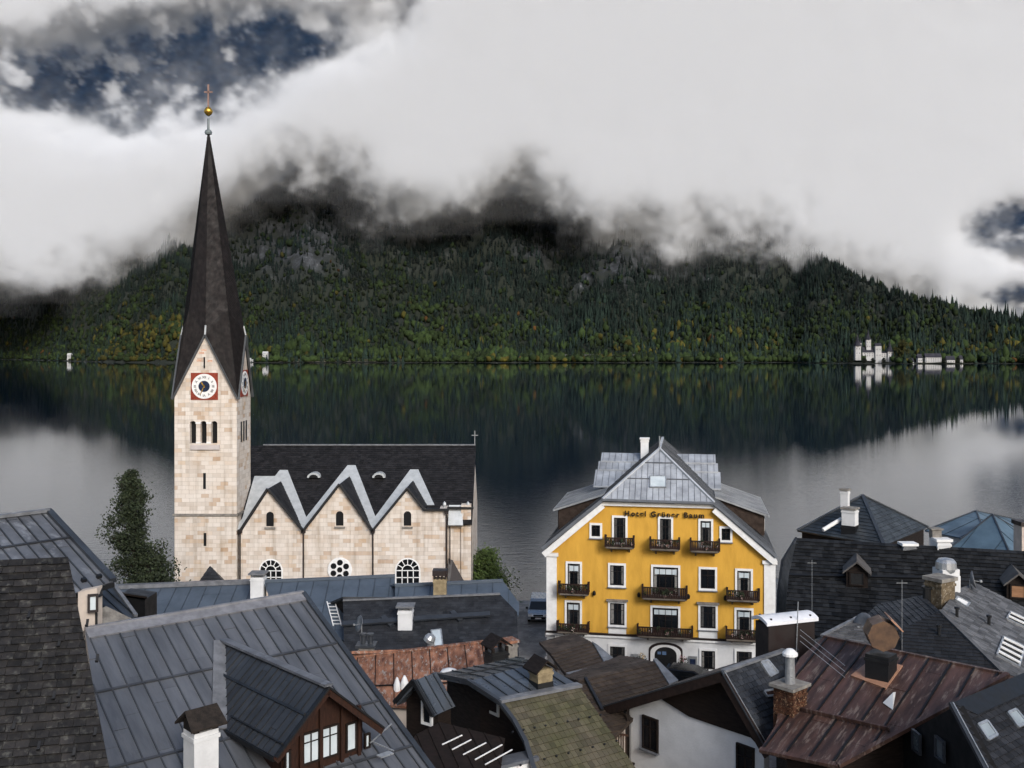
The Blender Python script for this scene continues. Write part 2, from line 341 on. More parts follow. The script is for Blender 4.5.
# ------------------------------------------------------------------ mesh building
UP = Vector((0, 0, 1))
class MB:
    def __init__(s): s.v = []; s.f = []; s.var = []
    def add(s, vs, fs, var=0.0):
        b = len(s.v); s.v += [Vector(q) for q in vs]; s.f += [tuple(b + i for i in f) for f in fs]; s.var += [var] * len(fs); return s
    def quad(s, a, b, c, d, var=0.0): return s.add([a, b, c, d], [(0, 1, 2, 3)], var)
    def box(s, c, ex, ey, ez, hx, hy, hz, var=0.0):
        """centre, three unit axes, half sizes"""
        c = Vector(c); ex, ey, ez = Vector(ex) * hx, Vector(ey) * hy, Vector(ez) * hz
        vs = [c + a * ex + b * ey + d * ez for d in (-1, 1) for b in (-1, 1) for a in (-1, 1)]
        return s.add(vs, [(0, 2, 3, 1), (4, 5, 7, 6), (0, 1, 5, 4), (2, 6, 7, 3), (0, 4, 6, 2), (1, 3, 7, 5)], var)
    def abox(s, x0, x1, y0, y1, z0, z1, var=0.0):
        return s.box(((x0 + x1) / 2, (y0 + y1) / 2, (z0 + z1) / 2), (1, 0, 0), (0, 1, 0), (0, 0, 1), (x1 - x0) / 2, (y1 - y0) / 2, (z1 - z0) / 2, var)
    def bar(s, a, b, w, h, up=UP, var=0.0):
        a = Vector(a); b = Vector(b); d = (b - a); l = d.length
        if l < 1e-5: return s
        d /= l; x = d.cross(Vector(up))
        if x.length < 1e-4: x = d.cross(Vector((1, 0, 0)))
        x.normalize(); z = x.cross(d).normalized()
        return s.box((a + b) / 2, d, x, z, l / 2, w / 2, h / 2, var)
    def tube(s, a, b, r0, r1=None, n=8, cap=True, var=0.0):
        r1 = r0 if r1 is None else r1; a = Vector(a); b = Vector(b); d = (b - a).normalized()
        x = d.orthogonal().normalized(); y = d.cross(x)
        vs = []
        for p, r in ((a, r0), (b, r1)):
            for k in range(n):
                t = 2 * math.pi * k / n; vs.append(p + x * (r * math.cos(t)) + y * (r * math.sin(t)))
        fs = [(k, (k + 1) % n, n + (k + 1) % n, n + k) for k in range(n)]
        if cap: fs += [tuple(reversed(range(n))), tuple(range(n, 2 * n))]
        return s.add(vs, fs, var)
    def lathe(s, c, prof, n=12, axis=UP, var=0.0):
        c = Vector(c); axis = Vector(axis).normalized(); x = axis.orthogonal().normalized(); y = axis.cross(x); vs = []
        for r, h in prof:
            for k in range(n):
                t = 2 * math.pi * k / n; vs.append(c + axis * h + x * (r * math.cos(t)) + y * (r * math.sin(t)))
        fs = [(j * n + k, j * n + (k + 1) % n, (j + 1) * n + (k + 1) % n, (j + 1) * n + k) for j in range(len(prof) - 1) for k in range(n)]
        fs += [tuple(reversed(range(n))), tuple(range((len(prof) - 1) * n, len(prof) * n))]
        return s.add(vs, fs, var)
    def prism(s, poly, vec, var=0.0):
        """solid between a planar polygon and the same polygon moved by vec"""
        n = len(poly); p = [Vector(q) for q in poly]; q = [a + Vector(vec) for a in p]
        return s.add(p + q, [tuple(range(n)), tuple(reversed(range(n, 2 * n)))] + [(k, k + n, (k + 1) % n + n, (k + 1) % n) for k in range(n)], var)
    def build(s, name, m, parent=None, smooth=False, weld=False):
        o0 = Vector((0, 0, 0))
        if parent is not None:
            q = parent
            while q is not None: o0 = o0 + q.location; q = q.parent
        else:
            xs = [v.x for v in s.v]; ys = [v.y for v in s.v]; o0 = Vector(((min(xs) + max(xs)) / 2, (min(ys) + max(ys)) / 2, min(v.z for v in s.v)))
        me = bpy.data.meshes.new(name); me.from_pydata([tuple(v - o0) for v in s.v], [], s.f)
        if any(s.var):
            a = me.attributes.new('var', 'FLOAT', 'FACE'); a.data.foreach_set('value', s.var)
        bm = bmesh.new(); bm.from_mesh(me)
        if weld: bmesh.ops.remove_doubles(bm, verts=bm.verts, dist=1e-4)
        bmesh.ops.recalc_face_normals(bm, faces=bm.faces); bm.to_mesh(me); bm.free()
        if smooth: me.polygons.foreach_set('use_smooth', [True] * len(me.polygons))
        for q in (m if isinstance(m, (list, tuple)) else [m]): me.materials.append(q)
        o = bpy.data.objects.new(name, me); COL.objects.link(o); o.parent = parent
        if parent is None: o.location = o0
        return o
def empty(name, loc, label, cat, group=None, rz=0.0):
    o = bpy.data.objects.new(name, None); COL.objects.link(o); o.location = loc; o.rotation_euler = (0, 0, rz)
    o.empty_display_size = 0.5; return tag(o, label, cat, group)

# ---- roofs: a polygon lying in a slope, dressed with seams or tiles
def frame(poly):
    n = Vector((0, 0, 0))
    for i in range(len(poly)):
        a, b = poly[i], poly[(i + 1) % len(poly)]; n += a.cross(b)
    n.normalize()
    if n.z < 0: n = -n
    e = UP.cross(n); e = e.normalized() if e.length > 1e-4 else Vector((1, 0, 0))
    d = e.cross(n).normalized()
    if d.z > 0: d = -d
    e = n.cross(d).normalized() * 1.0
    return n, e, d
def to2(poly, o, e, d): return [((p - o).dot(e), (p - o).dot(d)) for p in poly]
def cut(pts, c, axis):
    """interval of the other coordinate where the outline meets coordinate[axis] = c"""
    r = []
    for i in range(len(pts)):
        a, b = pts[i], pts[(i + 1) % len(pts)]
        if (a[axis] - c) * (b[axis] - c) < 0:
            t = (c - a[axis]) / (b[axis] - a[axis]); r.append(a[1 - axis] + t * (b[1 - axis] - a[1 - axis]))
    r.sort(); return [(r[i], r[i + 1]) for i in range(0, len(r) - 1, 2)]
def slab(mb, poly, t=0.12):
    n, e, d = frame(poly); mb.prism(poly, -n * t)
def seams(mb, poly, sp=0.55, w=0.04, h=0.05, cross=(), off=0.3):
    n, e, d = frame(poly); o = poly[0]; q = to2(poly, o, e, d)
    a0, a1 = min(p[0] for p in q), max(p[0] for p in q)
    a = a0 + sp * off
    while a < a1:
        for b0, b1 in cut(q, a, 0):
            if b1 - b0 > 0.15: mb.bar(o + e * a + d * (b0 + .02) + n * (h / 2), o + e * a + d * (b1 - .02) + n * (h / 2), w, h, n, var=-3.2)
        a += sp
    for b in cross:
        for a0_, a1_ in cut(q, b, 1): mb.bar(o + e * (a0_ + .03) + d * b + n * .035, o + e * (a1_ - .03) + d * b + n * .035, 0.07, 0.07, n, var=-3.2)
def panes(mb, poly, sp=0.55, off=0.3, t=0.012, blen=3.0, rnd=0.5):
    """thin metal sheets between the seams, each a little lighter or darker"""
    n, e, d = frame(poly); o = poly[0]; q = to2(poly, o, e, d)
    a0, a1 = min(p[0] for p in q), max(p[0] for p in q); b0, b1 = min(p[1] for p in q), max(p[1] for p in q)
    a = a0 + sp * off - sp
    while a < a1:
        b = b0 + random.uniform(-blen, 0)
        while b < b1:
            strip(mb, q, o, e, d, n, a + .004, a + sp - .004, b, b + blen - .008, t * random.uniform(.5, 1.6), t * random.uniform(.5, 2.4), random.uniform(-rnd, rnd)); b += blen
        a += sp
def clip2(pts, axis, c, keep_less):
    r = []
    for i in range(len(pts)):
        a, b = pts[i], pts[(i + 1) % len(pts)]
        ia = (a[axis] <= c) == keep_less; ib = (b[axis] <= c) == keep_less
        if ia: r.append(a)
        if ia != ib:
            t = (c - a[axis]) / (b[axis] - a[axis]); r.append((a[0] + t * (b[0] - a[0]), a[1] + t * (b[1] - a[1])))
    return r
def strip(mb, q, o, e, d, n, a0, a1, b0, b1, t0, t1, var):
    r = clip2(clip2(clip2(clip2(q, 0, a0, False), 0, a1, True), 1, b0, False), 1, b1, True)
    if len(r) < 3: return
    def up(p):
        t = t0 + (t1 - t0) * (p[1] - b0) / max(b1 - b0, 1e-6); return o + e * p[0] + d * p[1] + n * t
    top = [up(p) for p in r]; bot = [o + e * p[0] + d * p[1] + n * .001 for p in r]; k = len(r)
    mb.add(top + bot, [tuple(range(k))] + [(i, i + k, (i + 1) % k + k, (i + 1) % k) for i in range(k)], var)
def tiles(mb, poly, w=0.25, h=0.2, t=0.035, rnd=1.0, odd=0.5, lift=0.012):
    n, e, d = frame(poly); o = poly[0]; q = to2(poly, o, e, d)
    a0, a1 = min(p[0] for p in q), max(p[0] for p in q); b0, b1 = min(p[1] for p in q), max(p[1] for p in q)
    b = b0; row = 0
    while b < b1:
        a = a0 - (row % 2) * w * odd - random.uniform(0, w * .3 if odd else 0)
        while a < a1:
            ww = w * (random.uniform(0.86, 1.14) if odd else 1.0); g = random.uniform(-.006, .012) if odd else 0
            strip(mb, q, o, e, d, n, a + .006, a + ww - .006, b, b + h * 1.06 + g, 0.006, t + random.uniform(0, lift), random.uniform(-rnd, rnd))
            a += ww
        b += h; row += 1
def body(mb, poly, inset=0.35, zlow=None, drop=0.14):
    """the walls under a roof slope, down to the ground"""
    c = sum(poly, Vector((0, 0, 0))) / len(poly); n, e, d = frame(poly); q = to2(poly, c, e, d)
    m = len(q); area = sum(q[i][0] * q[(i + 1) % m][1] - q[(i + 1) % m][0] * q[i][1] for i in range(m)); sg = 1 if area > 0 else -1
    L = []
    for i in range(m):
        a = Vector(q[i]); b = Vector(q[(i + 1) % m]); t = (b - a).normalized(); nn = Vector((-t.y, t.x)) * sg; L.append((a + nn * (inset[i] if isinstance(inset, (list, tuple)) else inset), t))
    r = []
    for i in range(m):
        (p1, t1), (p2, t2) = L[i - 1], L[i]; cr = t1.x * t2.y - t1.y * t2.x
        if abs(cr) < 1e-3: r.append(p2); continue
        k = ((p2.x - p1.x) * t2.y - (p2.y - p1.y) * t2.x) / cr; r.append(p1 + t1 * k)
    top = [c + e * p[0] + d * p[1] - n * drop for p in r]
    bot = [Vector((p.x, p.y, min(ground(p.x, p.y) - 0.5, p.z - .1) if zlow is None else zlow)) for p in top]; k = m
    mb.add(top + bot, [tuple(range(k)), tuple(reversed(range(k, 2 * k)))] + [(i, i + k, (i + 1) % k + k, (i + 1) % k) for i in range(k)])
def mirror(poly, a, b):
    """the slope on the other side of the ridge a-b"""
    return [Vector((a.x + b.x - p.x, a.y + b.y - p.y, p.z)) for p in poly]
def ground(x, y): return 0.7 + max(0.0, 56 - y) * 0.2
RIDX = [0]
def roof_part(parent, poly, m, kind='seam', thick=0.12, ridge=None, name='roof', label=None, **kw):
    mb = MB(); slab(mb, poly, thick)
    if kind == 'seam': seams(mb, poly, **kw); panes(mb, poly, sp=kw.get('sp', .55), off=kw.get('off', .3))
    elif kind == 'tile': tiles(mb, poly, **kw)
    o = mb.build(name, m, parent)
    if label: o['label'] = label
    return o
def strip_part(parent, a, b, w, h, m, name='ridge_cap', up=UP):
    mb = MB(); mb.bar(a, b, w, h, up); return mb.build(name, m, parent)

# ------------------------------------------------------------------ ground
def land():
    xs = list(range(-140, 145, 3)); ys = [y for y in range(-60, 121, 3)]
    def sl(x):     # the waterline
        pts = [(-140, 60), (-40, 62), (-33, 70), (-26, 94), (-2, 96), (0, 94.5), (20, 95), (26, 104), (50, 112), (140, 108)]
        return float(np.interp(x, [p[0] for p in pts], [p[1] for p in pts]))
    V = []; Fc = []
    for x in xs:
        s_ = sl(x)
        for y in ys:
            yy = min(y, s_); V.append((x, yy if y <= s_ else s_ + 0.02 + (y - s_) * 0.001, ground(x, y) if y <= s_ else -2.0))
    ny_ = len(ys)
    for i in range(len(xs) - 1):
        for j in range(ny_ - 1): Fc.append((i * ny_ + j, (i + 1) * ny_ + j, (i + 1) * ny_ + j + 1, i * ny_ + j + 1))
    o = np_mesh('paved_ground', V, Fc, mats=[mat('paving', (0.24, 0.235, 0.23), (0.16, 0.157, 0.155), rough=0.6, scale=0.9, bump=0.3, bscale=6, c3=(0.27, 0.265, 0.255))])
    tag(o, kind='structure')
land()

# ------------------------------------------------------------------ materials of the village
M_stone_dark = mat('slate_dark', (0.034, 0.035, 0.037), (0.018, 0.019, 0.021), rough=0.62, scale=1.2, var=0.75, bump=0.3, bscale=9)
M_metal = mat('seam_metal', (0.17, 0.18, 0.20), (0.105, 0.11, 0.125), rough=0.42, metal=0.15, scale=0.8, var=0.22, stretch=(1, 1, 1), c3=(0.21, 0.22, 0.24))
M_metal_dk = mat('seam_metal_dark', (0.075, 0.085, 0.10), (0.05, 0.055, 0.065), rough=0.36, metal=0.15, scale=0.8, var=0.2)
M_castleroof = None
M_cap = mat('ridge_metal', (0.22, 0.225, 0.24), (0.14, 0.145, 0.155), rough=0.45, metal=0.1, scale=2.5)
M_blue = mat('blue_metal', (0.115, 0.143, 0.182), (0.085, 0.11, 0.142), rough=0.45, metal=0.1, scale=0.7, var=0.15)
M_wood = mat('dark_timber', (0.035, 0.018, 0.011), (0.016, 0.009, 0.006), rough=0.75, scale=3, stretch=(1, 1, 6))
M_woodred = mat('red_timber', (0.075, 0.028, 0.014), (0.04, 0.015, 0.009), rough=0.6, scale=4, stretch=(5, 5, 1))
M_black = mat('black_paint', (0.014, 0.014, 0.016), (0.009, 0.009, 0.01), rough=0.5, scale=3)
M_white = mat('white_render', (0.62, 0.62, 0.62), (0.50, 0.50, 0.50), rough=0.9, scale=0.9, bump=0.4, bscale=14, spec=0.2)
M_whitep = mat('white_paint', (0.72, 0.72, 0.71), (0.62, 0.61, 0.6), rough=0.6, scale=2.5)
M_pink = mat('cream_render', (0.55, 0.47, 0.40), (0.42, 0.36, 0.31), rough=0.9, scale=1.4, spec=0.2)
M_glass = mat('window_glass', (0.012, 0.015, 0.018), (0.02, 0.024, 0.03), rough=0.12, scale=0.6, spec=0.6)
M_glassl = mat('pale_glass', (0.55, 0.60, 0.62), (0.38, 0.43, 0.46), rough=0.15, scale=0.7)
M_steel = mat('steel', (0.45, 0.46, 0.47), (0.3, 0.31, 0.32), rough=0.35, metal=0.6, scale=5)
M_concrete = mat('concrete', (0.28, 0.26, 0.23), (0.17, 0.155, 0.14), rough=0.9, scale=3, bump=0.4)
M_brown = mat('brown_metal', (0.040, 0.020, 0.017), (0.028, 0.014, 0.012), rough=0.5, scale=2)
M_copper = mat('old_copper', (0.20, 0.115, 0.065), (0.11, 0.06, 0.038), rough=0.5, metal=0.2, scale=2.5)
M_coppern = mat('new_copper', (0.50, 0.27, 0.17), (0.38, 0.2, 0.125), rough=0.45, metal=0.2, scale=2)
M_rust = mat('rust_orange', (0.37, 0.17, 0.10), (0.14, 0.06, 0.042), rough=0.75, scale=1.9, var=0.3, c3=(0.30, 0.27, 0.245), stretch=(1.8, .7, 1), bump=0.3)
M_rustb = mat('rust_brown', (0.135, 0.068, 0.050), (0.055, 0.026, 0.020), rough=0.5, scale=1.3, var=0.3, c3=(0.19, 0.14, 0.115), stretch=(2.6, .42, .42), rotz=42, bump=0.2)
M_moss = mat('mossy_tile', (0.130, 0.112, 0.078), (0.100, 0.098, 0.048), rough=0.85, scale=0.45, var=0.35, bump=0.3, lo=.42, hi=.6)
M_tileb = mat('brown_tile', (0.105, 0.075, 0.055), (0.062, 0.044, 0.033), rough=0.8, scale=0.9, var=0.35)
M_slateg = mat('slate_grey', (0.15, 0.15, 0.155), (0.095, 0.095, 0.10), rough=0.6, scale=1.5, var=0.4)
M_slatemid = mat('slate_mid', (0.052, 0.055, 0.062), (0.032, 0.034, 0.04), rough=0.6, scale=1.0, var=0.35)
M_brickc = mat('chimney_brick', (0.17, 0.065, 0.030), (0.06, 0.028, 0.018), rough=0.85, scale=5, bump=0.5, bscale=25, c3=(0.32, 0.20, 0.12))
M_leafd = mat('leaf_dark', (0.055, 0.075, 0.030), (0.022, 0.033, 0.015), rough=0.7, scale=2, var=0.5)

# ------------------------------------------------------------------ shared fittings
def chimney(parent, base, ex, w, d, h, m, cap='slab', capm=None, name='chimney', h2=0.12, over=0.08):
    """base centre (x,y,z) sunk a little in the roof; ex = direction of its wide side"""
    ex = Vector((ex[0], ex[1], 0)).normalized(); ey = Vector((-ex.y, ex.x, 0)); b = Vector(base)
    mb = MB(); mb.box(b + UP * h / 2, ex, ey, UP, w / 2, d / 2, h / 2)
    mb.box(b + UP * (h - .17), ex, ey, UP, w / 2 + .035, d / 2 + .035, 0.05)
    ch = mb.build(name, m, parent); capm = capm or M_cap; c = MB(); top = b + UP * h
    if cap == 'slab': c.box(top + UP * h2 / 2, ex, ey, UP, w / 2 + over, d / 2 + over, h2 / 2)
    elif cap == 'gable':
        for sx in (-1, 1):
            for sy in (-1, 1): c.box(top + ex * sx * (w / 2 - .06) + ey * sy * (d / 2 - .06) + UP * .1, ex, ey, UP, .06, .06, .1)
        a = w / 2 + .14; bq = d / 2 + .14; z0 = .2; z1 = .2 + a * 0.75
        for sx in (-1, 1):
            c.prism([top + ex * sx * a - ey * bq + UP * z0, top + ex * sx * a + ey * bq + UP * z0, top + ey * bq + UP * z1, top - ey * bq + UP * z1], UP * 0.07)
    elif cap == 'gable2':
        for sx in (-1, 1): c.box(top + ex * sx * (w / 2 - .07) + UP * .14, ex, ey, UP, .07, d / 2, .14)
        a = w / 2 + .16; bq = d / 2 + .16
        for sy in (-1, 1): c.prism([top - ex * a + ey * sy * bq + UP * .1, top + ex * a + ey * sy * bq + UP * .1, top + ex * a * .9 + UP * .48, top - ex * a * .9 + UP * .48], UP * .06)
    elif cap == 'pots':
        c.box(top + UP * .05, ex, ey, UP, w / 2 + .08, d / 2 + .08, .05)
        for s_ in (-.22, .22): c.tube(top + ex * s_ * w + UP * .1, top + ex * s_ * w + UP * .42, .13, .13, 10)
        for s_ in (-.22, .22): c.tube(top + ex * s_ * w + UP * .45, top + ex * s_ * w + UP * .52, .2, .17, 10)
    elif cap == 'roofslab':
        for s_ in (-1, 1):
            for t_ in (-1, 1): c.box(top + ex * s_ * (w / 2 - .07) + ey * t_ * (d / 2 - .07) + UP * .09, ex, ey, UP, .05, .05, .09)
        c.box(top + UP * .23, ex, ey, UP, w / 2 + over + .04, d / 2 + over + .04, .05)
    elif cap == 'curved':
        n = 10; pr = []
        for k in range(n + 1):
            t = k / n * 2 - 1; pr.append(top + ey * t * (d / 2 + .16) + UP * (.34 - .22 * t * t) - ex * (w / 2 + .16))
        pr2 = [q - UP * .07 for q in reversed(pr)]; c.prism(pr + pr2, ex * (w + .32))
        for s_ in (-1, 1):
            for t_ in (-1, 1): c.box(top + ex * s_ * (w / 2 - .07) + ey * t_ * (d / 2 - .07) + UP * .06, ex, ey, UP, .04, .04, .08)
    c.build('chimney_cap', capm, ch); return ch
def skylight(parent, poly, m=None, name='skylight', t=0.09):
    n, e, d = frame(poly); c = sum(poly, Vector()) / len(poly); mb = MB()
    for i in range(len(poly)): mb.bar(poly[i] + n * t / 2, poly[(i + 1) % len(poly)] + n * t / 2, .07, t, n)
    fr = mb.build(name, M_steel, parent); g = MB(); g.prism([c + (p - c) * .96 + n * t * .7 for p in poly], -n * .03); g.build('pane', m or M_glassl, fr); return fr
def window(parent, c, ex, w, h, fm=None, gm=None, mull=1, trans=1, name='window', fw=0.07, proud=0.04, n=None, surround=0, sm_=None, sill=True):
    """window centred at c in a wall whose horizontal direction is ex and outward normal n"""
    ex = Vector(ex).normalized(); n = Vector(n) if n is not None else Vector((ex.y, -ex.x, 0)); n.normalize(); c = Vector(c)
    fr = MB()
    for s_ in (-1, 1):
        fr.box(c + ex * s_ * (w / 2 - fw / 2) + n * proud / 2, ex, n, UP, fw / 2, proud / 2 + .02, h / 2)
        fr.box(c + UP * s_ * (h / 2 - fw / 2) + n * proud / 2, ex, n, UP, w / 2 - fw, proud / 2 + .02, fw / 2)
    for k in range(mull): fr.box(c + ex * (w * ((k + 1) / (mull + 1) - .5)) + n * proud / 2, ex, n, UP, fw * .35, proud / 2, h / 2 - fw)
    for k in range(trans): fr.box(c + UP * (h * (.68 if trans == 1 else (k + 1) / (trans + 1)) - h / 2) + n * proud * .45, ex, n, UP, w / 2 - fw, proud * .4, fw * .3)
    f = fr.build(name, fm or M_whitep, parent)
    g = MB(); g.box(c + n * (proud * .1), ex, n, UP, w / 2 - fw * .5, .012, h / 2 - fw * .5); g.build('pane', gm or M_glass, f)
    if surround:
        sr = MB(); q = surround
        for s_ in (-1, 1): sr.box(c + ex * s_ * (w / 2 + q / 2) + n * .03, ex, n, UP, q / 2, .05, h / 2 + q)
        sr.box(c + UP * (h / 2 + q / 2) + n * .03, ex, n, UP, w / 2, .05, q / 2)
        sr.box(c - UP * (h / 2 + q / 2) + n * .03, ex, n, UP, w / 2, .05, q / 2); sr.build('surround', sm_ or M_whitep, f)
    if sill:
        sl = MB(); sl.box(c - UP * (h / 2 + surround + .03) + n * .08, ex, n, UP, w / 2 + surround + .04, .10, .03); sl.build('sill', M_cap, f)
    return f
def dish(name, c, aim, label, r=0.35, post=None):
    mb = MB(); aim = Vector(aim).normalized(); c = Vector(c); mb.lathe(c, [(0.02, 0), (r * .5, .04), (r, .14), (r * .98, .16), (r * .5, .07), (.02, .03)], 16, aim)
    root = empty(name, post or (c.x, c.y, c.z - .9), label, 'satellite dish'); mb.build('reflector', M_cap, root, smooth=True)
    q = MB(); q.tube(post or c - UP * .9, c, .03); q.bar(c, c + aim * .4 - UP * .12, .025, .025); q.box(c + aim * .42 - UP * .1, (1, 0, 0), (0, 1, 0), UP, .04, .05, .04); q.build('mount', M_steel, root); return root

# ================================================================== CHURCH
ST = None
def stone_mat():
    m = bpy.data.materials.new('church_stone'); m.use_nodes = True; nt = m.node_tree; N = nt.nodes; L = nt.links
    b = N['Principled BSDF']; b.inputs['Roughness'].default_value = 0.9; b.inputs['Specular IOR Level'].default_value = 0.2
    ge = N.new('ShaderNodeNewGeometry'); sx = N.new('ShaderNodeSeparateXYZ'); L.new(ge.outputs['Position'], sx.inputs[0])
    ad = N.new('ShaderNodeMath'); ad.operation = 'ADD'; L.new(sx.outputs[0], ad.inputs[0]); L.new(sx.outputs[1], ad.inputs[1])
    cb = N.new('ShaderNodeCombineXYZ'); L.new(ad.outputs[0], cb.inputs[0]); L.new(sx.outputs[2], cb.inputs[1])
    wn = N.new('ShaderNodeTexNoise'); wn.inputs['Scale'].default_value = 0.9; wn.inputs['Detail'].default_value = 2; L.new(cb.outputs[0], wn.inputs['Vector'])
    wm = N.new('ShaderNodeVectorMath'); wm.operation = 'SCALE'; wm.inputs['Scale'].default_value = 0.10; L.new(wn.outputs['Color'], wm.inputs[0])
    wa = N.new('ShaderNodeVectorMath'); L.new(cb.outputs[0], wa.inputs[0]); L.new(wm.outputs[0], wa.inputs[1])
    br = N.new('ShaderNodeTexBrick'); br.inputs['Scale'].default_value = 1.0; br.inputs['Brick Width'].default_value = 0.62; br.inputs['Row Height'].default_value = 0.33
    br.inputs['Mortar Size'].default_value = 0.012; br.inputs['Mortar Smooth'].default_value = 0.6; br.inputs['Bias'].default_value = 0.0
    br.inputs['Color1'].default_value = (0, 0, 0, 1); br.inputs['Color2'].default_value = (1, 1, 1, 1); br.inputs['Mortar'].default_value = (0.45, 0.45, 0.45, 1)
    L.new(wa.outputs[0], br.inputs['Vector'])
    rp = ramp_node(nt, [(0.0, (0.46, 0.39, 0.33)), (0.30, (0.64, 0.58, 0.52)), (0.78, (0.72, 0.67, 0.62)), (0.90, (0.52, 0.37, 0.24)), (1.0, (0.36, 0.21, 0.11))])
    L.new(br.outputs['Color'], rp.inputs[0])
    n2 = N.new('ShaderNodeTexNoise'); n2.inputs['Scale'].default_value = 0.55; n2.inputs['Detail'].default_value = 6; L.new(cb.outputs[0], n2.inputs['Vector'])
    r2 = ramp_node(nt, [(0.42, (0.72, 0.68, 0.62)), (0.58, (0.64, 0.57, 0.49)), (0.70, (0.50, 0.38, 0.25))]); L.new(n2.outputs[0], r2.inputs[0])
    mx = N.new('ShaderNodeMix'); mx.data_type = 'RGBA'; mx.inputs[0].default_value = 0.42; L.new(rp.outputs[0], mx.inputs[6]); L.new(r2.outputs[0], mx.inputs[7])
    mm = N.new('ShaderNodeMix'); mm.data_type = 'RGBA'; mm.blend_type = 'MULTIPLY'; fq = N.new('ShaderNodeMath'); fq.operation = 'MULTIPLY'; fq.inputs[1].default_value = 0.5
    L.new(br.outputs['Fac'], fq.inputs[0]); L.new(fq.outputs[0], mm.inputs[0]); L.new(mx.outputs[2], mm.inputs[6]); mm.inputs[7].default_value = (0.45, 0.42, 0.4, 1)
    mpp = N.new('ShaderNodeMapping'); mpp.inputs['Scale'].default_value = (2.2, 0.16, 1); L.new(cb.outputs[0], mpp.inputs[0])
    n4 = N.new('ShaderNodeTexNoise'); n4.inputs['Scale'].default_value = 1.0; n4.inputs['Detail'].default_value = 7; L.new(mpp.outputs[0], n4.inputs['Vector'])
    r4 = ramp_node(nt, [(0.50, (1, 1, 1)), (0.72, (0.62, 0.58, 0.54))]); L.new(n4.outputs[0], r4.inputs[0])
    m4 = N.new('ShaderNodeMix'); m4.data_type = 'RGBA'; m4.blend_type = 'MULTIPLY'; m4.inputs[0].default_value = 1.0; r4.color_ramp.elements[0].color = (0.88, 0.86, 0.85, 1); L.new(mm.outputs[2], m4.inputs[6]); L.new(r4.outputs[0], m4.inputs[7])
    L.new(m4.outputs[2], b.inputs['Base Color'])
    bu = N.new('ShaderNodeBump'); bu.inputs['Strength'].default_value = 0.5; bu.inputs['Distance'].default_value = 0.03; bu.invert = True; L.new(br.outputs['Fac'], bu.inputs['Height']); L.new(bu.outputs[0], b.inputs['Normal'])
    return m
M_stone = stone_mat()
M_spire = mat('spire_shingle', (0.030, 0.022, 0.020), (0.018, 0.013, 0.013), rough=0.7, scale=2, var=0.5)
M_flash = mat('flashing', (0.47, 0.49, 0.50), (0.36, 0.38, 0.39), rough=0.4, metal=0.2, scale=2)
M_gold = mat('gold', (0.75, 0.45, 0.08), (0.6, 0.34, 0.05), rough=0.25, metal=0.9, scale=5)
M_red = mat('red_dial', (0.36, 0.06, 0.03), (0.25, 0.04, 0.02), rough=0.7, scale=6)
M_bluep = mat('blue_dial', (0.02, 0.045, 0.12), (0.01, 0.02, 0.06), rough=0.6, scale=4)
M_chroof = mat('church_slate', (0.036, 0.034, 0.036), (0.02, 0.019, 0.022), rough=0.65, scale=1.4, var=0.5)
M_ink = mat('black_ink', (0.01, 0.01, 0.012), rough=0.6)
YF = 80.0
church = empty('church', (-14, YF, 0.7), 'pale stone lakeside church with slender dark spire, clock tower and zigzag gabled nave', 'church')
def fx(px, Y=YF): return (px - 512) * Y / F
def fz(py, Y=YF): return HC - (py - 350) * Y / F
def text_mesh(name, body_, size, m, parent, loc, ex=Vector((1, 0, 0)), up=UP, extr=0.01, bold=0.0, align='CENTER', sp=1.0):
    cu = bpy.data.curves.new(name, 'FONT'); cu.body = body_; cu.size = size; cu.extrude = extr; cu.align_x = align; cu.align_y = 'CENTER'; cu.offset = bold; cu.space_character = sp
    ob = bpy.data.objects.new(name + '_tmp', cu); COL.objects.link(ob); bpy.context.view_layer.update()
    me = bpy.data.meshes.new_from_object(ob.evaluated_get(bpy.context.evaluated_depsgraph_get())); bpy.data.objects.remove(ob)
    nn = ex.cross(up); Mx = Matrix((ex, up, nn)).transposed(); vs = [Vector(loc) + Mx @ v.co for v in me.vertices]
    mb = MB(); mb.add(vs, [tuple(p.vertices) for p in me.polygons]); bpy.data.meshes.remove(me)
    return mb.build(name, m, parent)
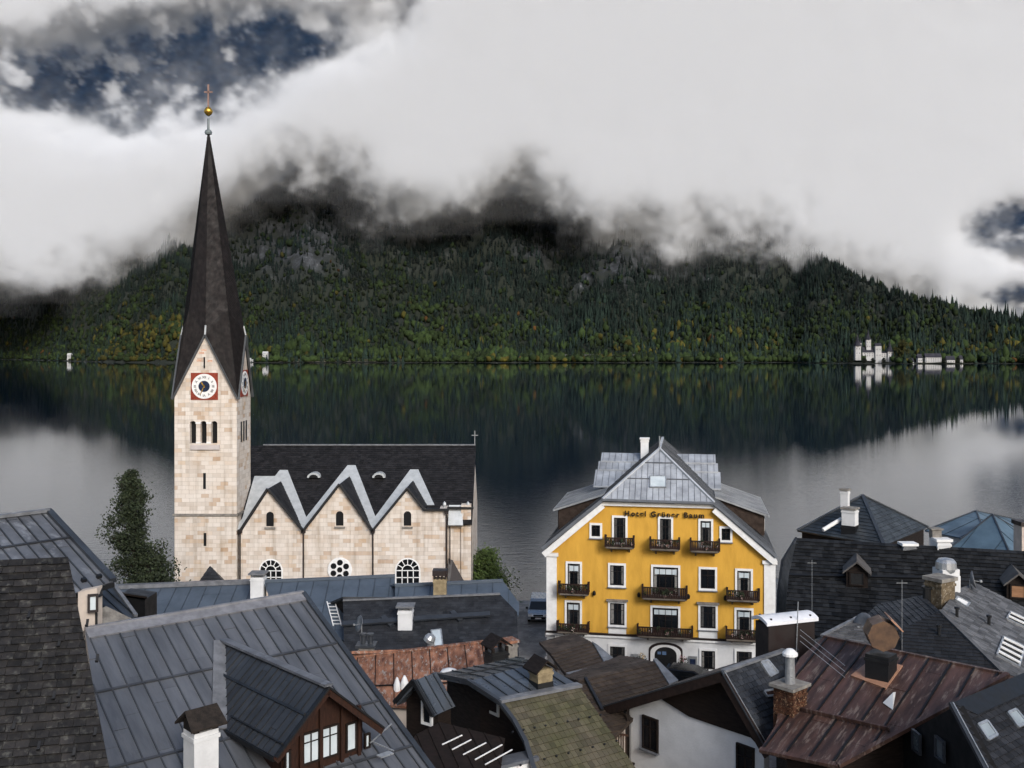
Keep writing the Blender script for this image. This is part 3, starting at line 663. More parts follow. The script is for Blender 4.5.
def tower():
    x0, x1 = fx(174.5), fx(236.8); y0, y1 = YF, YF + 4.2; ze = fz(398); za = fz(336); cx = (x0 + x1) / 2; cy = (y0 + y1) / 2
    mb = MB()
    # shaft with belfry openings cut as real recesses on the front: build the front wall in pieces
    ops = [(193.0, 421, 443.5), (203.5, 421, 443.5), (214.2, 421, 443.5)]; hw = 3.1
    X = [x0] + sum([[fx(c - hw), fx(c + hw)] for c, a, b in ops], []) + [x1]; zt, zb = fz(424), fz(443.5)
    mb.abox(x0, x1, y0, y1, 0.2, zb); 
    for k in range(0, len(X), 2): mb.abox(X[k], X[k + 1], y0, y1, zb, zt)
    for k in range(1, len(X) - 1, 2): mb.abox(X[k], X[k + 1], y0 + .7, y1 - .7, zb, zt)
    mb.abox(x0, x1, y0, y1, zt + .24, ze)
    for k in range(0, len(X), 2): mb.abox(X[k], X[k + 1], y0, y1, zt, zt + .24)
    for k in range(1, len(X) - 1, 2):    # round heads
        a, b = X[k], X[k + 1]; r = (b - a) / 2; c = (a + b) / 2; n = 8
        for s_ in (-1, 1):
            pr = [Vector((c + s_ * r, y0, zt + .24))] + [Vector((c + s_ * r * math.cos(t * math.pi / 2 / n), y0, zt + .24 * math.sin(t * math.pi / 2 / n))) for t in range(n + 1)]
            mb.prism(pr[1:] + [pr[0]], Vector((0, 4.2, 0)))
    # four gables
    mb.prism([(x0, y0, ze), (x1, y0, ze), (cx, y0, za)], (0, .45, 0)); mb.prism([(x0, y1, ze), (x1, y1, ze), (cx, y1, za)], (0, -.45, 0))
    mb.prism([(x1, y0, ze), (x1, y1, ze), (x1, cy, za)], (-.45, 0, 0)); mb.prism([(x0, y0, ze), (x0, y1, ze), (x0, cy, za)], (.45, 0, 0))
    tw = mb.build('tower', M_stone, church)
    for c in (193.0, 203.5, 214.2): s = MB(); s.abox(fx(c - hw) + .01, fx(c + hw) - .01, y0 + .42, y0 + .5, zb, zt + .22); s.build('belfry_dark', M_ink, tw)  # plain black panels: the dark of the belfry inside put in as colour
    # string course and sill
    s = MB(); zc = fz(514.5); s.abox(x0 - .12, x1 + .12, y0 - .12, y1 + .12, zc - .12, zc + .06); s.build('string_course', M_concrete, tw)
    s = MB(); s.abox(fx(191), fx(220), y0 - .18, y0 + .1, fz(449.5), fz(445)); s.build('sill', mat('sill_stone', (.5, .45, .43), (.4, .36, .35), rough=.8), tw)
    s = MB()
    for c in (198.2, 208.8):
        s.tube((fx(c), y0 + .12, zb), (fx(c), y0 + .12, zt + .05), .12, .11, 10); s.box((fx(c), y0 + .1, zt + .08), (1, 0, 0), (0, 1, 0), UP, .2, .14, .07); s.box((fx(c), y0 + .1, zb + .06), (1, 0, 0), (0, 1, 0), UP, .18, .14, .06)
    s.build('column', M_whitep, tw)
    for px_, a, b in ((204.5, 473, 489), (205, 533, 546)):
        s = MB(); s.abox(fx(px_) - .11, fx(px_) + .11, y0 - .004, y0 + .2, fz(b), fz(a)); s.build('slit_window', M_ink, tw)
    s = MB(); s.abox(fx(204.6) - .05, fx(204.6) + .05, y0 - .1, y0 - .02, fz(368), fz(357)); s.build('sundial_rod', M_ink, tw)
    for px_, py_ in ((201.5, 353), (199, 360.5), (210, 361), (204, 350)):
        s = MB(); s.abox(fx(px_) - .2, fx(px_) + .2, y0 - .012, y0 + .01, fz(py_) - .08, fz(py_) + .08)
        s.build('painted_mark', mat('faded_paint', (.5, .25, .17), (.6, .45, .35), rough=.9, scale=5), tw)
    # paired side opening
    s = MB()
    for yy in (y0 + 1.35, y0 + 2.1, y0 + 2.85):
        s.abox(x1 - .2, x1 + .004, yy - .22, yy + .22, zb, zt + .1)
    s.build('side_opening', M_ink, tw)
    # clocks
    for c0, ex, nn in ((Vector((fx(204.5), y0, fz(386.3))), Vector((1, 0, 0)), Vector((0, -1, 0))), (Vector((x1, cy, fz(384))), Vector((0, 1, 0)), Vector((1, 0, 0)))):
        q = MB(); q.box(c0 + nn * .03, ex, nn, UP, 1.08, .03, 1.08); ck = q.build('clock', M_red, tw)
        q = MB(); q.lathe(c0 + nn * .06, [(1.0, 0), (1.0, .03), (.99, .04)], 40, nn); q.build('dial', M_whitep, ck)
        q = MB(); q.lathe(c0 + nn * .1, [(.45, 0), (.45, .02)], 24, nn); q.build('dial_centre', M_bluep, ck)
        for k, tx_ in enumerate(['XII', 'I', 'II', 'III', 'IIII', 'V', 'VI', 'VII', 'VIII', 'IX', 'X', 'XI']):
            a = k * math.pi / 6; rad = ex * math.sin(a) + UP * math.cos(a)
            text_mesh('numeral', tx_, .26, M_ink, ck, c0 + nn * .11 + rad * .72, ex=rad.cross(nn), up=rad, extr=.004, bold=.004)
        q = MB()
        for a, l, w_ in ((R(-35), .42, .09), (R(205), .72, .06)):
            d = ex * math.sin(a) + UP * math.cos(a); q.bar(c0 + nn * .135 - d * .1, c0 + nn * .135 + d * l, w_, .015, nn)
        q.build('hand', M_gold, ck)
    # spire: eight sides on the four gable tips, folding down to the corners
    lean = -0.42; zt_ = fz(128, 82); tip = Vector((cx + lean, cy, zt_))
    hx, hy = (x1 - x0) / 2 + .12, (y1 - y0) / 2 + .12; rr = MB()
    zc2 = za + .1
    G = [Vector((cx, cy - hy, zc2)), Vector((cx + hx, cy, zc2)), Vector((cx, cy + hy, zc2)), Vector((cx - hx, cy, zc2))]
    Cn = [Vector((cx + hx, cy - hy, ze - .1)), Vector((cx + hx, cy + hy, ze - .1)), Vector((cx - hx, cy + hy, ze - .1)), Vector((cx - hx, cy - hy, ze - .1))]
    q_ = 0.80                                  # where each corner plane has folded back to the octagon
    Md = [(Vector((cx, cy, zc2 + 2.0)) + (Vector((c.x, c.y, 0)) - Vector((cx, cy, 0))) * .60) for c in Cn]
    def shingled(a, b, c, rows):
        # horizontal courses between base a-b and apex c
        for k in range(rows):
            t0, t1 = k / rows, (k + 1) / rows; n_ = (b - a).cross(c - a).normalized()
            if n_.dot(a - Vector((cx, cy, a.z))) < 0: n_ = -n_
            p0, p1, p2, p3 = a.lerp(c, t0), b.lerp(c, t0), b.lerp(c, t1), a.lerp(c, t1)
            m_ = max(1, int((p1 - p0).length / .28))
            for j in range(m_):
                o1 = .03
                rr.add([p0.lerp(p1, j / m_) + n_ * o1, p0.lerp(p1, (j + 1) / m_) + n_ * o1, p3.lerp(p2, (j + 1) / m_), p3.lerp(p2, j / m_)], [(0, 1, 2, 3)], random.uniform(-1, 1))
                rr.add([p0.lerp(p1, j / m_) + n_ * o1, p0.lerp(p1, (j + 1) / m_) + n_ * o1, p0.lerp(p1, (j + 1) / m_), p0.lerp(p1, j / m_)], [(0, 1, 2, 3)], -.8)
    for k in range(4):
        g0, g1, c, m_ = G[k], G[(k + 1) % 4], Cn[k], Md[k]
        shingled(c, m_, g0, 16); shingled(m_, c, g1, 16)
        shingled(g0, m_, tip, 58); shingled(m_, g1, tip, 58)
    sp = rr.build('spire', M_spire, church)
    e = MB()                                   # metal verges up the gables
    for k in range(4):
        for g in (G[k], G[(k + 1) % 4]): 
            out_ = (Vector((g.x, g.y, 0)) - Vector((cx, cy, 0))).normalized() * .05
            e.bar(Cn[k] + out_, g + out_, .16, .12)
    e.build('verge', mat('verge_lead', (.10, .11, .12), (.06, .065, .07), rough=.5), sp)
    e = MB()
    for g in G:
        out_ = (Vector((g.x, g.y, 0)) - Vector((cx, cy, 0))).normalized(); e.bar(g + out_ * .05 - UP * .1, g - out_ * .15 + UP * .75, .12, .12)
    e.build('finial', M_flash, sp)
    f = MB(); f.lathe(tip - UP * .5, [(.26, 0), (.3, .15), (.26, .3), (.10, .42), (.09, 1.3)], 12); f.build('spire_collar', mat('collar', (.2, .24, .25), rough=.5), sp)
    f = MB(); b0 = tip + UP * 1.35; f.lathe(b0 - UP * .36, [(.05, 0), (.22, .12), (.32, .26), (.36, .4), (.32, .54), (.22, .68), (.05, .8)], 14); f.build('gilded_ball', M_gold, sp, smooth=True)
    f = MB(); f.bar(b0 + UP * .3, b0 + UP * 2.25, .13, .1, (0, 1, 0)); f.bar(b0 + UP * 1.62 - Vector((.34, 0, 0)), b0 + UP * 1.62 + Vector((.34, 0, 0)), .1, .12); f.build('cross', mat('cross_metal', (.35, .22, .18), rough=.4, metal=.5), sp)
tower()
def nave():
    xl, xr = fx(238.5), fx(446.5); xe = fx(470.5); zr = fz(445.5, 88); yr = 88.0; zv = fz(531); y0 = YF + .15
    gables = [(240.5, 268, 303.3, 489.5), (303.3, 339.6, 372.6, 485), (372.6, 407.5, 424.5, 489)]
    zflat = fz(510)
    top = [(xl, zv)]
    pts = [(xl, zv), (fx(268), fz(490)), (fx(303.3), zv), (fx(339.6), fz(486)), (fx(372.6), zv), (fx(407.5), fz(490)), (fx(424.5), zflat), (xr, zflat)]
    w_ = MB(); n = len(pts)
    vs = [Vector((x, y0, z)) for x, z in pts] + [Vector((x, y0, 0.2)) for x, z in pts]
    vb = [v + Vector((0, .6, 0)) for v in vs]
    w_.add(vs + vb, [(i, i + 1, i + 1 + n, i + n) for i in range(n - 1)] + [(2 * n + i, 2 * n + i + 1, 3 * n + i + 1, 3 * n + i) for i in range(n - 1)] + [(i, i + 1, 2 * n + i + 1, 2 * n + i) for i in range(n - 1)])
    w_.abox(xr - .6, xr - .002, y0 + .3, 87.6, .2, zflat - .01); w_.abox(xr - .3, xe, y0 + 1.1, y0 + 1.7, .2, fz(509, 81.5)); w_.abox(xe - .6, xe, y0 + 1.1, 95.2, .2, zv)
    w_.abox(xl, xe, 95.0, 95.6, .2, zv)
    w_.prism([(xe, y0 + 1.1, zv), (xe, yr, zr - .3), (xe, 95.6, zv)], (-.5, 0, 0)); w_.abox(xe - .8, xe, y0 + .9, y0 + 1.75, .2, fz(504, 81.5))
    nv = w_.build('nave_wall', M_stone, church)
    # main roof
    slope = (zr - zv) / (yr - y0)
    def mz(y): return zv + (y - y0) * slope
    dn = Vector((0, -slope, 1)).normalized()
    o = [Vector((xl, y0 + .1, mz(y0 + .1))), Vector((xe + .15, y0 + 1.0, mz(y0 + 1.0))), Vector((xe + .15, yr, zr)), Vector((xl, yr, zr))]
    o = [Vector((xl, y0 + .6, mz(y0 + .6))), Vector((xr, y0 + .6, mz(y0 + .6))), Vector((xe + .15, y0 + 1.0, mz(y0 + 1.0))), Vector((xe + .15, yr, zr)), Vector((xl, yr, zr))]
    o = [Vector((xl, y0 + .55, mz(y0 + .55))), Vector((xe + .1, y0 + .55, mz(y0 + .55))), Vector((xe + .15, yr, zr)), Vector((fx(247, yr), yr, zr))]
    rm = MB(); slab(rm, o, .1); tiles(rm, o, w=.34, h=.26, t=.03); main = rm.build('roof', M_chroof, church)
    b = mirror(o, o[3], o[2]); rb = MB(); slab(rb, b, .1); tiles(rb, b, w=.6, h=.5, t=.03); rb.build('roof', M_chroof, church)
    q = MB(); q.bar((xl, yr, zr + .06), (xe + .1, yr, zr + .06), .25, .1); q.build('ridge_cap', M_cap, main)
    # gable roofs, valley flashings
    fl = MB()
    def hit(x, z): return Vector((x, y0 + (z - zv) / slope, z))
    for a, p, c, py_ in gables:
        X0, XP, X1 = fx(a), fx(p), fx(c); ZP = fz(py_) + .05; Z1 = zv if c < 420 else zflat
        ap = Vector((XP, y0 - .25, ZP)); bp = hit(XP, ZP); z_l = fz(531) 
        for sx, X2, Z2 in ((-1, X0, z_l), (1, X1, Z1)):
            e_ = Vector((X2, y0 - .25, Z2)); eb = hit(X2, Z2); eb.y = max(eb.y, y0 + .02)
            pl = [ap, e_, eb, bp]; g = MB(); nn, ee, dd = frame(pl); g.prism([v + nn * .02 for v in pl], -nn * .1)
            tiles(g, [v + nn * .02 for v in pl], w=.3, h=.26, t=.03); gr = g.build('gable_roof', M_chroof, church)
            v = MB(); v.bar(ap + nn * .05, e_ + nn * .05, .3, .14, nn); v.build('verge', mat('verge_dark', (.03, .03, .033), rough=.5), gr)
            # flashing on the main slope beside the valley
            outx = sx * .62; up_ = 1.15
            A = bp + dn * .07; B = eb + dn * .07
            A2 = hit(XP, ZP + up_ * slope * .9) + dn * .07; d_ = (A - B).normalized(); side = Vector((sx, 0, 0))
            B2 = B + Vector((sx * .62, 0, 0)); A2s = A2 + Vector((sx * .34, 0, 0))
            fl.prism([A, B, B2, A2s, A2], -dn * .05)
    # the flat gutters between the gables
    for c in (303.3, 372.6):
        zz = zv + .06; fl.prism([hit(fx(c) - .75, zv + .75) + dn * .1, hit(fx(c) + .75, zv + .75) + dn * .1, Vector((fx(c) + .1, y0 - .2, zz)), Vector((fx(c) - .1, y0 - .2, zz))], -dn * .06)
    fl.prism([hit(xl, fz(478, 84)) + dn * .06, hit(fx(262), fz(478, 84)) + dn * .06, hit(xl + 1.0, zv + .3) + dn * .06, hit(xl, zv + .3) + dn * .06], -dn * .05)
    fl.build('valley_flashing', M_flash, main)
    q = MB(); q.bar((fx(424), y0 - .22, zflat + .03), (xr + .2, y0 - .22, zflat + .03), .3, .16); q.bar((xr, y0 + .9, fz(508, 81)), (xe + .2, y0 + .9, fz(508, 81)), .3, .16); q.build('gutter', M_black, main)
    for c, t_ in ((240, 531), (303.3, 531), (372.8, 531), (446.5, 512)):
        q = MB(); q.tube((fx(c), y0 - .12, .9), (fx(c), y0 - .12, fz(t_) + .05), .06, .06, 8); q.box((fx(c), y0 - .14, fz(t_) - .02), (1, 0, 0), (0, 1, 0), UP, .16, .14, .14); q.build('downpipe', M_brown, nv)
    q = MB(); q.tube((fx(450, 81), y0 + .7, .9), (fx(450, 81), y0 + .7, fz(525)), .05); q.build('downpipe', M_brown, nv)
    # small round headed windows
    for c, zt, zb_ in ((269.6, 512, 526.5), (339.4, 511.5, 526), (407.3, 511.5, 526)):
        arched(nv, fx(c), y0, fz(zb_), fz(zt), .30, M_ink, plain=True)
        q = MB(); q.abox(fx(c) - .42, fx(c) + .42, y0 - .12, y0 + .02, fz(zb_) - .22, fz(zb_) - .08); q.build('sill', M_concrete, nv)
    arched(nv, fx(270.5), y0, fz(590), fz(560.5), .84, M_glass); arched(nv, fx(407.6), y0, fz(590), fz(559.5), .90, M_glass)
    # rosette
    c0 = Vector((fx(339.6), y0, fz(570))); q = MB(); q.lathe(c0 + Vector((0, .0, 0)), [(.98, 0), (.98, .06), (.94, .08)], 32, (0, -1, 0)); rw = q.build('rose_window', M_whitep, nv)
    for k in range(6):
        a = k * math.pi / 3 + .5; q = MB(); q.lathe(c0 + Vector((.58 * math.cos(a), -.08, .58 * math.sin(a))), [(.235, 0), (.235, .02)], 16, (0, -1, 0)); q.build('pane', M_glass, rw)
    q = MB(); q.lathe(c0 + Vector((0, -.08, 0)), [(.22, 0), (.22, .02)], 16, (0, -1, 0)); q.build('pane', M_glass, rw)
    # eyelid dormers
    for c in (317, 381):
        q = MB(); base = Vector((fx(c, 86), y0 + (fz(476, 85.6) - zv) / slope, fz(476, 85.6))); n = 10
        rim = []
        for k in range(n + 1):
            t = math.pi * k / n; rim.append((math.cos(t), math.sin(t)))
        p = [base + Vector((-.55 * x, -.45, .42 * z)) for x, z in rim]; pi_ = [base + Vector((-.38 * x, -.45, .28 * z - .02)) for x, z in rim]
        q.add(p + [v + Vector((0, 1.3, 0)) for v in p] + pi_, [(i, i + 1, n + 1 + i + 1, n + 1 + i) for i in range(n)] + [(i, i + 1, 2 * n + 2 + i + 1, 2 * n + 2 + i) for i in range(n)])
        ed = q.build('dormer', M_flash, main); h = MB(); h.prism([v + Vector((0, .03, 0)) for v in pi_], (0, .02, 0)); h.build('opening', M_ink, ed)
    # lead covered corner piece, porch roof, ridge cross
    q = MB(); q.prism([P(448, 525, 80.6), P(463, 525, 80.6), P(462, 505, 81.4), P(449, 505, 81.4)], (0, .1, -.1)); q.build('corner_flashing', M_flash, main)
    q = MB(); pl = [Vector((fx(447.5), y0 - .9, fz(600))), Vector((fx(476), y0 - .9, fz(600))), Vector((fx(452), y0 + .9, fz(563))), Vector((fx(447.5), y0 + .9, fz(561)))]; q.prism(pl, (0, .1, -.12)); q.build('porch_roof', M_brown, church)
    c0 = Vector((xe + .05, yr, zr)); q = MB(); q.bar(c0, c0 + UP * 1.3, .06, .06, (0, 1, 0)); q.bar(c0 + UP * .9 - Vector((.28, 0, 0)), c0 + UP * .9 + Vector((.28, 0, 0)), .06, .06); q.build('ridge_cross', M_steel, main)
    for c, zz in ((444.5, 503), (468, 502)):
        b_ = Vector((fx(c, 81.3), 81.3, fz(509, 81.3))); q = MB(); q.lathe(b_, [(.05, -.1), (.05, .2), (.16, .35), (.12, .5), (.02, .62)], 8); q.build('finial', M_flash, main)
def arched(parent, cx, y, z0, z1, hw, gm, plain=False):
    zc = z1 - hw; n = 12
    def out(r, yy): return [Vector((cx - r, yy, z0)), Vector((cx + r, yy, z0))] + [Vector((cx + r * math.cos(math.pi * k / n), yy, zc + r * math.sin(math.pi * k / n))) for k in range(n + 1)]
    if plain:
        q = MB(); q.prism(out(hw, y - .01), (0, .2, 0)); return q.build('window', gm, parent)
    q = MB(); q.prism(out(hw + .12, y - .04), (0, .2, 0)); f = q.build('window', M_whitep, parent)
    g = MB(); g.prism(out(hw, y - .055), (0, .05, 0)); g.build('pane', gm, f)
    b = MB()
    for r_ in (.5,):
        for k in range(n): 
            a0, a1 = math.pi * k / n, math.pi * (k + 1) / n; b.bar((cx + hw * r_ * math.cos(a0), y - .07, zc + hw * r_ * math.sin(a0)), (cx + hw * r_ * math.cos(a1), y - .07, zc + hw * r_ * math.sin(a1)), .07, .07, (0, 1, 0))
    for x_ in (-.5, 0, .5): b.bar((cx + hw * x_, y - .07, z0), (cx + hw * x_, y - .07, zc), .07, .05, (0, 1, 0))
    zz = zc
    while zz > z0: b.bar((cx - hw, y - .065, zz), (cx + hw, y - .065, zz), .07, .06, (0, 1, 0)); zz -= hw * .62
    for k in range(1, 6): a = math.pi * k / 6; b.bar((cx + hw * .5 * math.cos(a), y - .07, zc + hw * .5 * math.sin(a)), (cx + hw * math.cos(a), y - .07, zc + hw * math.sin(a)), .06, .05, (0, 1, 0))
    b.build('glazing_bar', M_whitep, f); return f
nave()
q = empty('entrance_roof', P(212, 600, 76.0), 'small grey pyramid roof poking up before the church tower', 'roof')
q.location.z = .7
a = [P(192, 592, 75.0), P(232, 592, 75.0), P(236, 592, 79.0), P(198, 592, 79.0)]; ap = P(210, 566, 77)
for k in range(4):
    m_ = MB(); t_ = [a[k], a[(k + 1) % 4], ap]; slab(m_, t_, .08); tiles(m_, t_, w=.4, h=.3); m_.build('roof', M_slatemid, q)
m_ = MB(); m_.abox(a[0].x + .3, a[1].x - .3, 75.3, 78.7, .4, a[0].z - .1); m_.build('wall', M_pink, q)

# ================================================================== YELLOW HOTEL
HO = Vector((fx(547, 73), 73.0, 0.0)); HE = Vector((fx(775, 70.2), 70.2, 0.0)); hex_ = (HE - HO).normalized(); HW = (HE - HO).length
hin = Vector((-hex_.y, hex_.x, 0)); hn = -hin
hpl = Pl(HO, HE, HO + UP)
def H(u, v, z): return HO + hex_ * u + hin * v + UP * z
def hu(px, py): p = hpl.hit(px, py); return (p - HO).dot(hex_), p.z
def hz(px, py): return 530 + px / 3.073, 430 + py / 3.073          # from an enlarged view of the facade
hotel = empty('hotel', H(HW / 2, 0, .7), 'yellow hotel with white corners, flower balconies and grey half-hipped metal roof', 'hotel')
M_yel = mat('yellow_render', (0.62, 0.345, 0.058), (0.50, 0.272, 0.045), rough=0.92, scale=0.9, stretch=(1.3, 1.3, .35), lo=.38, hi=.72, bump=0.35, bscale=16, spec=0.15)
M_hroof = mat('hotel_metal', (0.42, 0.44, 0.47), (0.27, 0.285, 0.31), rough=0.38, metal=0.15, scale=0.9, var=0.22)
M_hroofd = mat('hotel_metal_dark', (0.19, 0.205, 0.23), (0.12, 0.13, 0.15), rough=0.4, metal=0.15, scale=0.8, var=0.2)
uc = hu(658, 450)[0]; ZR = 16.5; ZH = 13.3
uL, zL = hu(543, 551); uR, zR_ = hu(776, 556); zE = 9.55
u1 = hu(603, 505)[0]; u2 = hu(714, 506)[0]
zg = hu(600, 634)[1]; DEP = 13.5
def hotel_body():
    w_ = MB(); pts = [(0, zg), (HW, zg), (HW, zE - .1), (u2 + .1, ZH - .32), (u1 - .1, ZH - .32), (0, zE - .1)]
    w_.prism([H(u, 0, z) for u, z in pts], hin * .5)
    w_.box(H(.25, DEP / 2, (zg + zE) / 2), hex_, hin, UP, .25, DEP / 2 - .5, (zE - zg) / 2); w_.box(H(HW - .25, DEP / 2, (zg + zE) / 2), hex_, hin, UP, .25, DEP / 2 - .5, (zE - zg) / 2)
    w_.prism([H(u, DEP - .5, z) for u, z in pts], hin * .5)
    wall = w_.build('upper_wall', M_yel, hotel)
    g = MB(); g.box(H(HW / 2, DEP / 2, (zg + .2) / 2), hex_, hin, UP, HW / 2, DEP / 2, (zg - .2) / 2); gw = g.build('ground_wall', M_white, hotel)
    b = MB(); b.box(H(HW / 2, -.06, zg + .03), hex_, hin, UP, HW / 2 + .1, .12, .07); b.build('string_course', M_brown, wall)
    b = MB(); b.box(H(HW / 2, -.05, zg - .12), hex_, hin, UP, HW / 2 + .06, .1, .08); b.build('string_course', M_whitep, gw)
    for a, c in ((-.03, .72), (HW - .75, HW + .03)):
        q = MB(); q.box(H((a + c) / 2, .02, (zg + zE) / 2 - .2), hex_, hin, UP, (c - a) / 2, .12, (zE - zg) / 2 - .25); q.box(H((a + c) / 2, -.02, zE - .45), hex_, hin, UP, (c - a) / 2 + .12, .2, .12)
        q.build('corner_pilaster', M_whitep, wall)
    q = MB()
    for k in range(7):
        for a in (.22, HW - .22): q.box(H(a, -.03, .6 + k * .44), hex_, hin, UP, .25 if k % 2 else .36, .07, .17)
    q.build('quoin', mat('quoin_stone', (.25, .25, .26), (.18, .18, .19), rough=.8), gw)
    # cornice under the rake
    q = MB()
    for a, b_ in (((uL + .1, zE - .02), (u1, ZH - .14)), ((u1 - .1, ZH - .16), (u2 + .1, ZH - .16)), ((u2, ZH - .14), (uR - .1, zE - .02))):
        hz_ = abs(a[1] - b_[1]) < .01; q.bar(H(a[0], -.12 if hz_ else -.22, a[1] - (.22 if hz_ else .42)), H(b_[0], -.12 if hz_ else -.22, b_[1] - (.22 if hz_ else .36)), .24 if hz_ else .44, .26 if hz_ else .42)
    q.build('cornice', M_whitep, wall)
    LZ = .45
    # ---- roof
    f_ = -.45; bk = DEP + .3
    pL = [H(uc, 3.9, ZR), H(u1, f_, ZH + .1), H(uL, f_, zE + .05), H(uL, bk, zE + .05), H(uc, bk, ZR)]
    pR = [H(uc, 3.9, ZR), H(u2, f_, ZH + .1), H(uR, f_, zE + .05), H(uR, bk, zE + .05), H(uc, bk, ZR)]
    # flatten exactly
    def flat(pl):
        P_ = Pl(pl[0], pl[2], pl[3]); return [p if abs((p - P_.o).dot(P_.n)) < 1e-4 else p - UP * ((p - P_.o).dot(P_.n) / P_.n.z) for p in pl]
    pL, pR = flat(pL), flat(pR)
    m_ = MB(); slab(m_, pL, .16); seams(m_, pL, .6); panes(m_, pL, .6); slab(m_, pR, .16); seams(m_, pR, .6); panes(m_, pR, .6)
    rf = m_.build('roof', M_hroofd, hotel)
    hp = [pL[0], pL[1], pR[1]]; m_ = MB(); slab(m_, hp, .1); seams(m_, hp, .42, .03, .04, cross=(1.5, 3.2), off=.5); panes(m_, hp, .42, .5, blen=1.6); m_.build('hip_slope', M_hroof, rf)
    v = MB(); v.bar(pL[0] + UP * .08, pL[1] + UP * .08, .16, .12); v.bar(pR[0] + UP * .08, pR[1] + UP * .08, .16, .12); v.bar(pL[0] + UP * .06, pL[4] + UP * .06, .2, .1); v.build('ridge_cap', mat('white_ridge', (.45, .47, .5), rough=.4), rf)
    v = MB(); v.bar(pL[1] + UP * .02 + hn * .08, pR[1] + UP * .02 + hn * .08, .3, .14); v.bar(pL[1] + hn * .06 , pL[2] + hn * .06, .14, .2); v.bar(pR[1] + hn * .06, pR[2] + hn * .06, .14, .2); v.build('verge', M_hroofd, rf)
    v = MB(); v.tube(pL[0], pL[0] + UP * 1.0, .05); v.build('lightning_rod', M_steel, rf)
    # hip skylight
    pn = Pl(*hp); skylight(rf, [p + pn.n * .05 for p in pn.poly([(650, 477), (666, 477), (666, 488), (650, 488)])])
    # cross wing: roofs that step down toward the front, either side of the ridge
    for s_, ua, ub in ((-1, uc - 4.9, uc - 1.2), (1, uc + 1.0, uc + 4.3)):
        a, b_ = min(ua, ub), max(ua, ub); m_ = MB(); vz = [(10.5, 15.5), (9.4, 14.95), (8.5, 14.4), (6.6, 13.35)]
        pj = 0
        for k in range(3):
            (va, za), (vb, zb) = vz[k], vz[k + 1]; ex_ = .12 * k * 1.4; pol = [H(a - (ex_ if s_ < 0 else 0), va, za - .04 * k), H(b_ + (ex_ if s_ > 0 else 0), va, za - .04 * k), H(b_ + (ex_ if s_ > 0 else 0), vb - .1, zb - .04 * k), H(a - (ex_ if s_ < 0 else 0), vb - .1, zb - .04 * k)]
            slab(m_, pol, .1); seams(m_, pol, .5, .03, .04); panes(m_, pol, .5, blen=2)
            m_.bar(pol[2] - UP * .03, pol[3] - UP * .03, .12, .12)
        pol = [H(a, 10.5, 15.5), H(b_, 10.5, 15.5), H(b_, 14.0, 13.4), H(a, 14.0, 13.4)]; slab(m_, pol, .1)
        wd = m_.build('cross_wing_roof', M_hroof, rf)
        q = MB(); q.prism([H((a + .2) if s_ < 0 else (b_ - .2), 7.0, 13.4), H((a + .2) if s_ < 0 else (b_ - .2), 10.4, 15.2), H((a + .2) if s_ < 0 else (b_ - .2), 13.7, 13.4), H((a + .2) if s_ < 0 else (b_ - .2), 13.7, 10.8), H((a + .2) if s_ < 0 else (b_ - .2), 7.0, 10.8)], hex_ * (-s_ * .2))
        q.box(H((a + b_) / 2, 7.05, 12.1), hex_, hin, UP, (b_ - a) / 2 - .25, .1, 1.1); q.build('cross_wing_wall', M_hroofd, wd)
        # side dormer with a low pitched roof
        uo, ui = (uc - 7.95, uc - 4.1) if s_ < 0 else (uc + 7.95, uc + 4.1)
        pol = [H(ui, 3.2, 13.15), H(uo, 3.2, 11.85), H(uo, 12.6, 11.85), H(ui, 12.6, 13.15)]
        m_ = MB(); slab(m_, pol, .12); seams(m_, pol, .6, .03, .04); panes(m_, pol, .6)
        sd = m_.build('side_dormer', mat('dormer_metal', (.34, .35, .36), (.24, .245, .25), rough=.42, metal=.1, var=.2, scale=.8), rf)
        ww = MB(); uo2 = uo - s_ * .35; zz = zE + .2 + (ZR - zE) * (1 - abs(uo2 - uc) / abs(uL - uc))
        ww.prism([H(ui, 3.5, 13.0), H(uo2, 3.5, 11.75), H(uo2, 3.5, zz - .1), ], hin * .15)
        ww.box(H(uo2, 8.0, (11.7 + zz) / 2), hin, hex_, UP, 4.4, .08, (11.7 - zz) / 2); ww.build('dormer_wall', mat('dormer_boards', (.085, .055, .04), (.05, .032, .024), rough=.8, scale=3), sd)
        for k in range(4): window(sd, H(uo2 + s_ * .1, 4.8 + 2.1 * k, 10.95), hin, .9, .9, n=hex_ * s_, name='window', mull=1, sill=False)
        e = MB(); e.bar(H(uo, 3.1, 11.8), H(uo, 12.7, 11.8), .12, .12); e.build('gutter', M_steel, sd)
    chimney(rf, H(uc - 1.35, 9.6, 14.25), hex_, .62, .62, 2.5, M_whitep, 'slab', M_whitep, h2=.12)
    return wall, gw, rf
hwall, hgw, hroof = hotel_body()
M_hbal = mat('balcony_wood', (0.055, 0.022, 0.015), (0.03, 0.012, 0.009), rough=0.6, scale=3)
M_hframe = mat('window_frame_dark', (0.03, 0.017, 0.014), (0.02, 0.012, 0.01), rough=0.55, scale=3)
